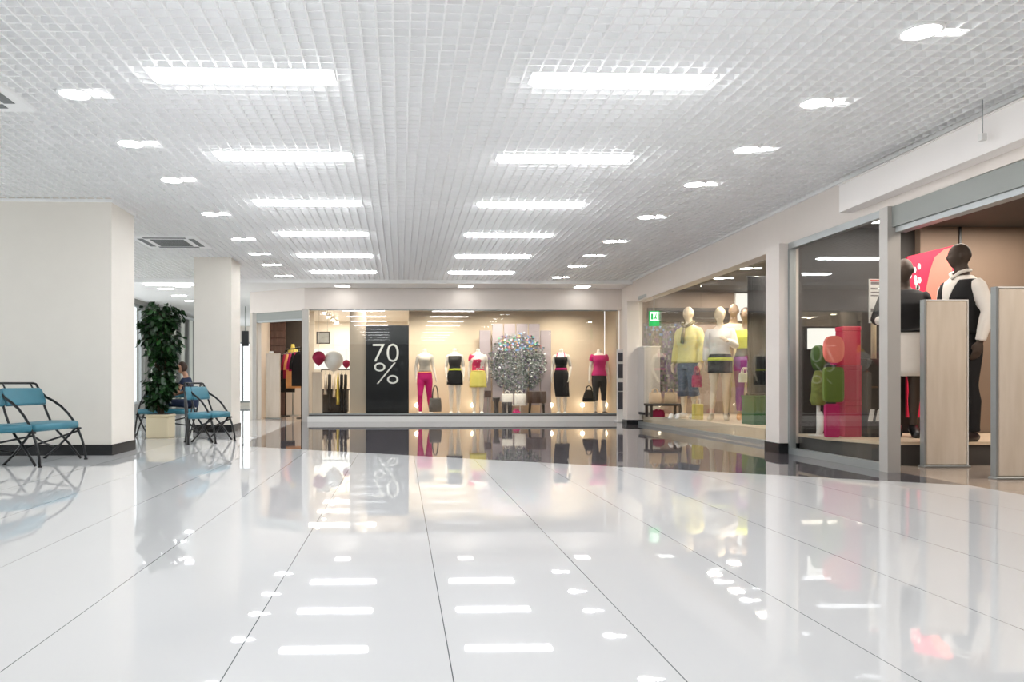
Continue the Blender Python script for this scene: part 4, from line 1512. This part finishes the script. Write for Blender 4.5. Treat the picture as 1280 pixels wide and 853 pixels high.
# ---- shop two: entrance figures
t, T, p = mannequin('dark female mannequin in black jacket and white skirt behind the entrance post', put(1130.5, 8.2, PZ2), -.5, SKIND, 1.09, turn=-.5, vox=.009,
                    el=(-.24, .02, 1.17), wl=(-.20, -.36, 1.12), er=(.20, .02, 1.14), wr=(.20, -.09, .91), al=(-.06, .03, .125), ar=(.07, -.02, .125), tl=(-.01, -.17), tr=(.02, -.17))
skirt(t, T, WHTC, 1.06, .60, .20, .15, 'skirt', .014)
top(t, T, p, BLKC, 1.03, 1.45, .024, .80, 'jacket', .018)
belt(t, T, BLACK, 1.03, .03, .03)
shoes(t, p, BLACK, .008)
J = arm_path(p, 'l', False, .02, 1.0)
MB().tube(J[0][4:8], [.05, .05, .046, .044], 12).build('white_cuff', WHTC, t)
t, T, p = mannequin('dark male mannequin in white shirt and black waistcoat behind the pale gate', put(1201, 7.66, PZ2), -1.5, SKIND, 1.09, True, turn=-.55, vox=.009,
                    er=(.27, .03, 1.17), wr=(.24, -.02, .91), el=(-.205, -.01, 1.16), wl=(-.195, -.03, .92))
trousers(t, T, p, BLKC, 1.05, .97, .014, 'trousers', .012)
top(t, T, p, WHTC, 1.0, 1.52, .016, .96, 'shirt', .013)
# waistcoat: torso shell open at the front with a v
mb = MB()
mb.wrings(torso(T, .98, 1.475, .027))
mb.build('waistcoat', BLKC, t)
rs = []
for i in range(9):
    z = lerp(1.20, 1.475, i / 8)
    hw_ = lerp(.006, .085, i / 8)
    rr = tring(T, z, .027, 96)
    row = []
    for j in range(9):
        xx = lerp(-hw_, hw_, j / 8)
        yy = min((abs(q[0] - xx), q[1]) for q in rr if q[1] < 0)[1]
        row.append((xx, yy - .003, z))
    row += [(q[0], q[1] + .02, z) for q in row[::-1]]
    rs.append(row)
MB().wrings(rs).build('shirt_front', WHTC, t)
mb = MB()
mb.tube([(-.068, .0, 1.565), (-.05, -.06, 1.545), (0, -.085, 1.50), (.05, -.06, 1.545), (.068, 0, 1.565), (.04, .06, 1.57), (-.04, .06, 1.57), (-.068, 0, 1.565)], .016, 8)
mb.build('collar', WHTC, t)
shoes(t, p, LEATH, .012)
# pink wall panel
x0, x1 = GX(1134, 8.55), GX(1192, 8.55)
pp = thing('wall_panel', 'large pink and salmon wall panel behind the two dark mannequins', 'wall panel', (0, 8.55, 0))
zt0, zt1, zb_ = GZ(321, x0, 8.55), GZ(307, x1, 8.55), GZ(522, x0, 8.55)
xm0, xm1 = GX(1156, 8.55), GX(1166, 8.55)
MB().add([(x0, 0, zb_), (x1, 0, zb_), (x1, 0, zt1), (x0, 0, zt0), (x0, .03, zb_), (x1, .03, zb_), (x1, .03, zt1), (x0, .03, zt0)], [(0, 1, 2, 3), (7, 6, 5, 4), (0, 4, 5, 1), (1, 5, 6, 2), (2, 6, 7, 3), (3, 7, 4, 0)]).build('board', PINKB, pp)
zl = lambda v: GZ(v, x1, 8.55)
poly = [(GX(1154, 8.55), zl(378)), (GX(1190, 8.55), zl(378)), (GX(1190, 8.55), zl(309)), (GX(1180, 8.55), zl(312)), (GX(1168, 8.55), zl(322)), (GX(1162, 8.55), zl(340))]
MB().wrings([[(a, -.004, b) for a, b in poly], [(a, -.0005, b) for a, b in poly]], False).build('salmon_shape', CORAL, pp)
mb = MB()
rnd = random.Random(5)
for i in range(9):
    u, v = rnd.uniform(1137, 1150), rnd.uniform(330, 362)
    a, b = GX(u, 8.55), zl(v)
    q = sup(a, b, .018, .035, 1)
    mb.wrings([[(c, -.004, d) for c, d in q], [(c, -.0005, d) for c, d in q]], False)
mb.build('white_spots', WHITE, pp)
struct('trim_10', bx(GX(1201, 8.6) - .012, GX(1201, 8.6) + .012, 8.605, 8.6195, GZ(312, 6, 8.6), 2.62), BLACK)

# gates at the entrance
def gate(label, u0, u1, fw, vt, rz=0.0):
    x0, y0 = A(u0, fw)
    x1, y1 = A(u1, fw)
    cx, cy = (x0 + x1) / 2, (y0 + y1) / 2
    w2 = (x1 - x0) / 2
    h = GZ(vt, cx, cy)
    g = thing('anti_theft_gate', label, 'security gate', (cx, cy, 0), rz, 'pale gates at the right entrance')
    MB().cbox(-w2 + .02, w2 - .006, -.025, .025, .02, h - .012, .012).build('panel', GATEW, g)
    MB().box(-w2, -w2 + .0195, -.03, .03, .02, h).build('side_frame', ALU, g)
    MB().box(w2 - .0055, w2, -.03, .03, .02, h).build('side_frame', WHITE, g)
    MB().box(-w2 + .02, w2 - .006, -.03, .03, h - .0115, h).build('top_frame', WHITE, g)
    MB().cbox(-w2 - .01, w2 + .01, -.05, .05, 0, .0195, .004).build('foot', ALU, g)
    return g
gate('pale wooden anti-theft gate in front of the two dark mannequins', 1152, 1208.5, 7.32, 375)
gate('nearest pale wooden anti-theft gate at the right edge of the photo', 1241, 1302, 6.41, 359)

# ceiling lights inside the right shops
for u, v, z_, lb in ((900, 348, 2.612, 'left round downlight inside the set-back right window'), (933, 336, 2.612, 'right round downlight inside the set-back right window')):
    fw = (z_ - CH) * F / (V0 - v)
    x, y = A(u, fw)
    downlight(x, y, z_, lb, 'downlights inside the right shops')
for u, v, z_, lb in ((1016, 305, 2.612, 'left round downlight inside the dark right window'), (1100, 277, 2.612, 'right round downlight inside the dark right window')):
    fw = (z_ - CH) * F / (V0 - v)
    x, y = A(u, fw)
    if y < 8.5:
        downlight(x, y, z_, lb, 'downlights inside the right shops')
for x_, y_ in ((5.35, 11.0), (5.5, 12.3), (5.6, 13.4), (6.5, 12.4), (6.3, 14.2)):
    area((x_, y_, 2.60), .2, .2, 26, (1, .90, .77))
area((5.6, 9.9, 2.60), .25, .25, 22, (1, .90, .77))
area((6.4, 7.9, 2.60), 1.6, .4, 45, (1, .91, .80))
area((4.95, 7.9, 2.60), .4, .6, 10, (1, .9, .8))
area((6.2, 5.2, 2.60), 2.2, 2.2, 70, (1, .9, .8))

# ------------------------------------------------------------------ LEFT: benches
def bench(label, FB, nb=9, group='teal benches with bent black frames'):
    """FB: list of (front foot, back top) plan points, one per frame"""
    ox = sum(f[0] for f, b in FB) / len(FB)
    oy = sum(f[1] for f, b in FB) / len(FB)
    t = thing('bench', label, 'bench', (ox, oy, 0), 0, group)

    def q(i, s, z):
        f, b = FB[i]
        d = Vector((b[0] - f[0], b[1] - f[1]))
        d = d / d.length
        return Vector((f[0] + d.x * s - ox, f[1] + d.y * s - oy, z))
    arc = [(0, .0), (.012, .10), (.045, .21), (.09, .31), (.15, .41), (.22, .49), (.30, .56), (.40, .62), (.49, .66), (.56, .72), (.615, .80)]
    ra = [(.06, .012), (.14, .10), (.24, .20), (.36, .31), (.43, .40), (.49, .52), (.53, .62)]
    rb = [(.12, .335), (.24, .22), (.36, .11), (.50, .012)]
    for i in range(len(FB)):
        mb = MB()
        mb.tube([q(i, *a) for a in arc], .0135, 8)
        mb.tube([q(i, *a) for a in ra], .0125, 8)
        mb.tube([q(i, *a) for a in rb], .0125, 8)
        mb.tube([q(i, .06, .33), q(i, .44, .345)], .011, 8)
        mb.build('frame', TUBE, t)
        mb = MB()
        for s_ in (0, .50):
            p_ = q(i, s_, 0)
            mb.disc((p_.x, p_.y), .02, 0, .014, 12)
        mb.build('foot_cap', BLACK, t)
    for i in range(len(FB) - 1):
        def pad(prof, name, e=.035):
            rs = []
            for k in range(7):
                kk = lerp(e * .3, 1 - e * .3, k / 6)
                sh = 1 if 0 < k < 6 else .86
                cs, cz = sum(a[0] for a in prof) / len(prof), sum(a[1] for a in prof) / len(prof)
                kk2 = [e * .2, e, .3, .5, .7, 1 - e, 1 - e * .2][k]
                rs.append([q(i, cs + (s - cs) * sh, cz + (z - cz) * sh).lerp(q(i + 1, cs + (s - cs) * sh, cz + (z - cz) * sh), kk2) for s, z in prof])
            MB().wrings(rs).build(name, TEAL, t)
        seat = []
        for k in range(24):
            a = 2 * PI * k / 24
            c, s_ = math.cos(a), math.sin(a)
            seat.append((.275 + .205 * math.copysign(abs(c) ** .35, c), .372 + .042 * math.copysign(abs(s_) ** .5, s_) + .02 * (.275 + .2 * c - .1) * -0.0))
        pad(seat, 'seat')
        back = []
        for k in range(24):
            a = 2 * PI * k / 24
            c, s_ = math.cos(a), math.sin(a)
            u_ = .095 * math.copysign(abs(c) ** .4, c)
            v_ = .024 * math.copysign(abs(s_) ** .6, s_)
            back.append((.525 + u_ * .42 - v_ * .9, .668 + u_ * .92 + v_ * .4))
        if i >= nb:
            continue
        pad(back, 'backrest')
        mb = MB()
        mb.tube([q(i, .615, .80), q(i, .62, .808).lerp(q(i + 1, .62, .808), .06), q(i, .62, .808).lerp(q(i + 1, .62, .808), .94), q(i + 1, .615, .80)], .012, 8)
        for kk in (.15, .85):
            mb.tube([q(i, .62, .806).lerp(q(i + 1, .62, .806), kk), q(i, .575, .745).lerp(q(i + 1, .575, .745), kk)], .009, 6)
        mb.build('top_rail', TUBE, t)
        mb = MB()
        mb.tube([q(i, .10, .30), q(i, .24, .21).lerp(q(i + 1, .24, .21), .5), q(i + 1, .40, .13)], .010, 8)
        mb.tube([q(i + 1, .10, .30), q(i, .26, .20).lerp(q(i + 1, .26, .20), .5), q(i, .40, .13)], .010, 8)
        mb.build('brace', TUBE, t)
    return t


bench('teal bench with black frame in front of the near pillar', [((-3.34, 8.17), (-3.92, 8.32)), ((-3.46, 7.40), (-4.03, 7.68)), ((-4.16, 6.90), (-4.42, 7.50))])
bench('teal bench with black frame in front of the second pillar', [((-2.33, 10.75), (-2.84, 11.06)), ((-2.47, 10.22), (-2.95, 10.60)), ((-2.77, 10.0), (-3.0, 10.62))])
bench('teal bench with a person on it, behind the cream tree pot', [((-3.20, 11.56), (-3.18, 12.17)), ((-4.02, 11.62), (-4.0, 12.23))])
bench('teal bench mostly hidden behind the near pillar', [((-3.55, 9.83), (-4.12, 10.05)), ((-4.15, 9.45), (-4.32, 9.98))])

# ------------------------------------------------------------------ potted tree
px, py = A(201, 11.3)
pt_ = thing('potted_tree', 'tall dark green leafy tree in a square cream pot behind the bench', 'plant', (px, py, 0))
CREAM = mat('cream_pot', (226, 212, 180), .45, var=.03)
hp = GZ(518, px, py)
MB().cbox(-.165, .165, -.165, .165, 0, hp - .035, .012).build('pot', CREAM, pt_)
MB().cbox(-.175, .175, -.175, .175, hp - .0345, hp, .01).build('pot_rim', CREAM, pt_)
MB().box(-.15, .15, -.15, .15, hp + .0005, hp + .006).build('soil', mat('soil', (52, 40, 32), .95, var=.3, scale=30), pt_)
rnd = random.Random(21)
mb = MB()
br = []
for i in range(4):
    a = i * PI / 2 + .5
    pth = [Vector((.03 * math.cos(a), .03 * math.sin(a), hp))]
    for k in range(1, 7):
        pth.append(Vector((.03 * math.cos(a) + math.cos(a + k * .25) * .022 * k, .03 * math.sin(a) + math.sin(a + k * .25) * .022 * k, hp + k * .25)))
    mb.tube(pth, [.016, .015, .013, .011, .009, .007, .004], 7)
    br.append(pth)
twigs = []
for i in range(150):
    z = rnd.uniform(hp + .12, 1.95)
    kz = (z - hp) / (2.0 - hp)
    rad = .36 * (1 - .72 * max(0, kz - .35) ** 1.1) * (.7 + .5 * rnd.random())
    if z < .7:
        rad *= .75
    if z < 1.25:
        rad = min(rad, .18)
    a = rnd.random() * 2 * PI
    p0 = Vector((rnd.uniform(-.05, .05), rnd.uniform(-.05, .05), z - .10))
    p1 = Vector((rad * math.cos(a), rad * math.sin(a), z + .06))
    pm = p0.lerp(p1, .5) + Vector((0, 0, .05))
    mb.tube([p0, pm, p1], [.006, .004, .002], 5)
    twigs.append((p0, pm, p1))
mb.build('trunk', mat('bark', (92, 74, 56), .9, var=.3, scale=20), pt_)
mb = MB()
for p0, pm, p1 in twigs:
    nl = rnd.randint(10, 16)
    for k in range(nl):
        tq = rnd.uniform(.2, 1.05)
        c = p0.lerp(pm, tq * 2) if tq < .5 else pm.lerp(p1, tq * 2 - 1)
        c = c + Vector((rnd.gauss(0, .03), rnd.gauss(0, .03), rnd.gauss(0, .03)))
        ln, wd = rnd.uniform(.075, .13), rnd.uniform(.028, .045)
        out = Vector((c.x, c.y, 0))
        out = out.normalized() if out.length > 1e-3 else Vector((1, 0, 0))
        d = (out * rnd.uniform(.2, 1) + Vector((rnd.uniform(-.6, .6), rnd.uniform(-.6, .6), rnd.uniform(-1.3, -.2)))).normalized()
        sd_ = d.cross(Vector((rnd.uniform(-.3, .3), rnd.uniform(-.3, .3), 1))).normalized()
        up = sd_.cross(d).normalized()
        mb.cur = rnd.choice((0, 0, 1, 1, 2))
        v = [c, c + d * ln * .3 + sd_ * wd * .8 + up * .006, c + d * ln * .65 + sd_ * wd * .75, c + d * ln, c + d * ln * .65 - sd_ * wd * .75, c + d * ln * .3 - sd_ * wd * .8 + up * .006, c + d * ln * .5 - up * .010]
        mb.add(v, [(0, 1, 6), (1, 2, 6), (2, 3, 6), (3, 4, 6), (4, 5, 6), (5, 0, 6)], True)
lm = [mat('leaf_%d' % i, c, .35, var=.25, scale=9) for i, c in enumerate(((18, 46, 20), (28, 62, 26), (48, 88, 42)))]
mb.build('foliage', lm, pt_)

# ------------------------------------------------------------------ seated person
sx_, sy_ = -3.27, 11.89
pr = thing('person', 'person with short brown hair in navy clothes sitting sideways on the rear bench', 'person', (sx_, sy_, 0.0), -1.62, None, .74)
PSK = mat('skin_tone', (198, 148, 120), .5, var=.06)
HZ = .662
lean = math.radians(14)
LM = Matrix.Translation((0, .05, HZ)) @ Matrix.Rotation(lean, 4, 'X') @ Matrix.Translation((0, 0, -.88))


def warp(v):
    # bends the trunk forward about the hips
    k_ = min(1, max(0, (v.z - .86) / .22))
    m_ = Matrix.Translation((0, .05, HZ)) @ Matrix.Rotation(lean * k_, 4, 'X') @ Matrix.Translation((0, 0, -.88))
    return m_ @ v


W3 = lambda *a: LM @ Vector(a)
pj = dict(sl=W3(-.165, 0, 1.40), sr=W3(.165, 0, 1.40), el=Vector((-.24, -.16, .93)), er=Vector((.24, -.16, .93)), wl=Vector((-.09, -.35, .84)), wr=Vector((.09, -.35, .84)),
          hl=Vector((-.09, .03, HZ)), hr=Vector((.09, .03, HZ)), kl=Vector((-.10, -.38, .655)), kr=Vector((.10, -.36, .70)), al=Vector((-.10, -.74, .64)), ar=Vector((.10, -.70, .64)), tl=(-.03, -.12), tr=(.04, -.12))
mb = MB()
mb.wrings(torso(FT, .80, 1.54, 0, 24, warp))
hd_c = W3(0, -.03, 1.655)
head(mb, FT, pj, 1.0, .5, math.radians(16), hd_c)
mb.tube([W3(0, .004, 1.50), hd_c + Vector((0, .015, -.03))], [.05, .045], 14)
for s in 'lr':
    mb.tube(*arm_path(pj, s, False), 14)
    hand(mb, pj, s, False, .6)
    mb.tube(*leg_path(pj, s, False), 14)
    foot(mb, pj, s, 0, .585)
remesh(mb, 'body', PSK, pr, .0085)
mb = MB()
mb.wrings(torso(FT, .86, 1.43, .014, 24, warp))
for s in 'lr':
    J, R = arm_path(pj, s, False, .014, .35)
    mb.tube(J, R, 12)
remesh(mb, 'top', NAVY, pr, .011)
mb = MB()
mb.wrings(torso(FT, .80, .98, .012, 24, warp))
for s in 'lr':
    J, R = leg_path(pj, s, False, .012, 0, .95)
    mb.tube(J, R, 12)
remesh(mb, 'trousers', NAVY, pr, .011)
mh = Matrix.Rotation(.5, 3, 'Z') @ Matrix.Rotation(math.radians(16), 3, 'X')
hc = hd_c + mh @ Vector((0, .012, .014))


def hfn(v):
    d = mh.inverted() @ (v - hc)
    if d.y < -.03 and d.z < .055:
        d.y = -.03 + (d.y + .03) * .15
        d.x *= .86
    d.x += .004 * math.sin(d.z * 160)
    return hc + mh @ d


MB().ell(hc, (.088, .104, .124), 28, 20, hfn).build('hair', mat('brown_hair', (62, 40, 26), .6, var=.3, scale=40), pr)
for s in 'lr':
    mb = MB()
    foot(mb, pj, s, .008, .585)
    mb.build('shoe', LEATH, pr)
# the wall behind the viewer
struct('wall_near', bx(-7, 5, -8.4, -8.2, 0, 3.1), DARKG)

# ------------------------------------------------------------------ view
S.view_settings.view_transform = 'Standard'
S.view_settings.look = 'None'
S.view_settings.exposure = 0.0
S.view_settings.gamma = 1.0
S.view_settings.use_curve_mapping = False
S.cycles.use_denoising = True
S.cycles.max_bounces = 10
S.cycles.diffuse_bounces = 6
S.cycles.glossy_bounces = 5
S.cycles.transparent_max_bounces = 16
S.cycles.sample_clamp_indirect = 8.0
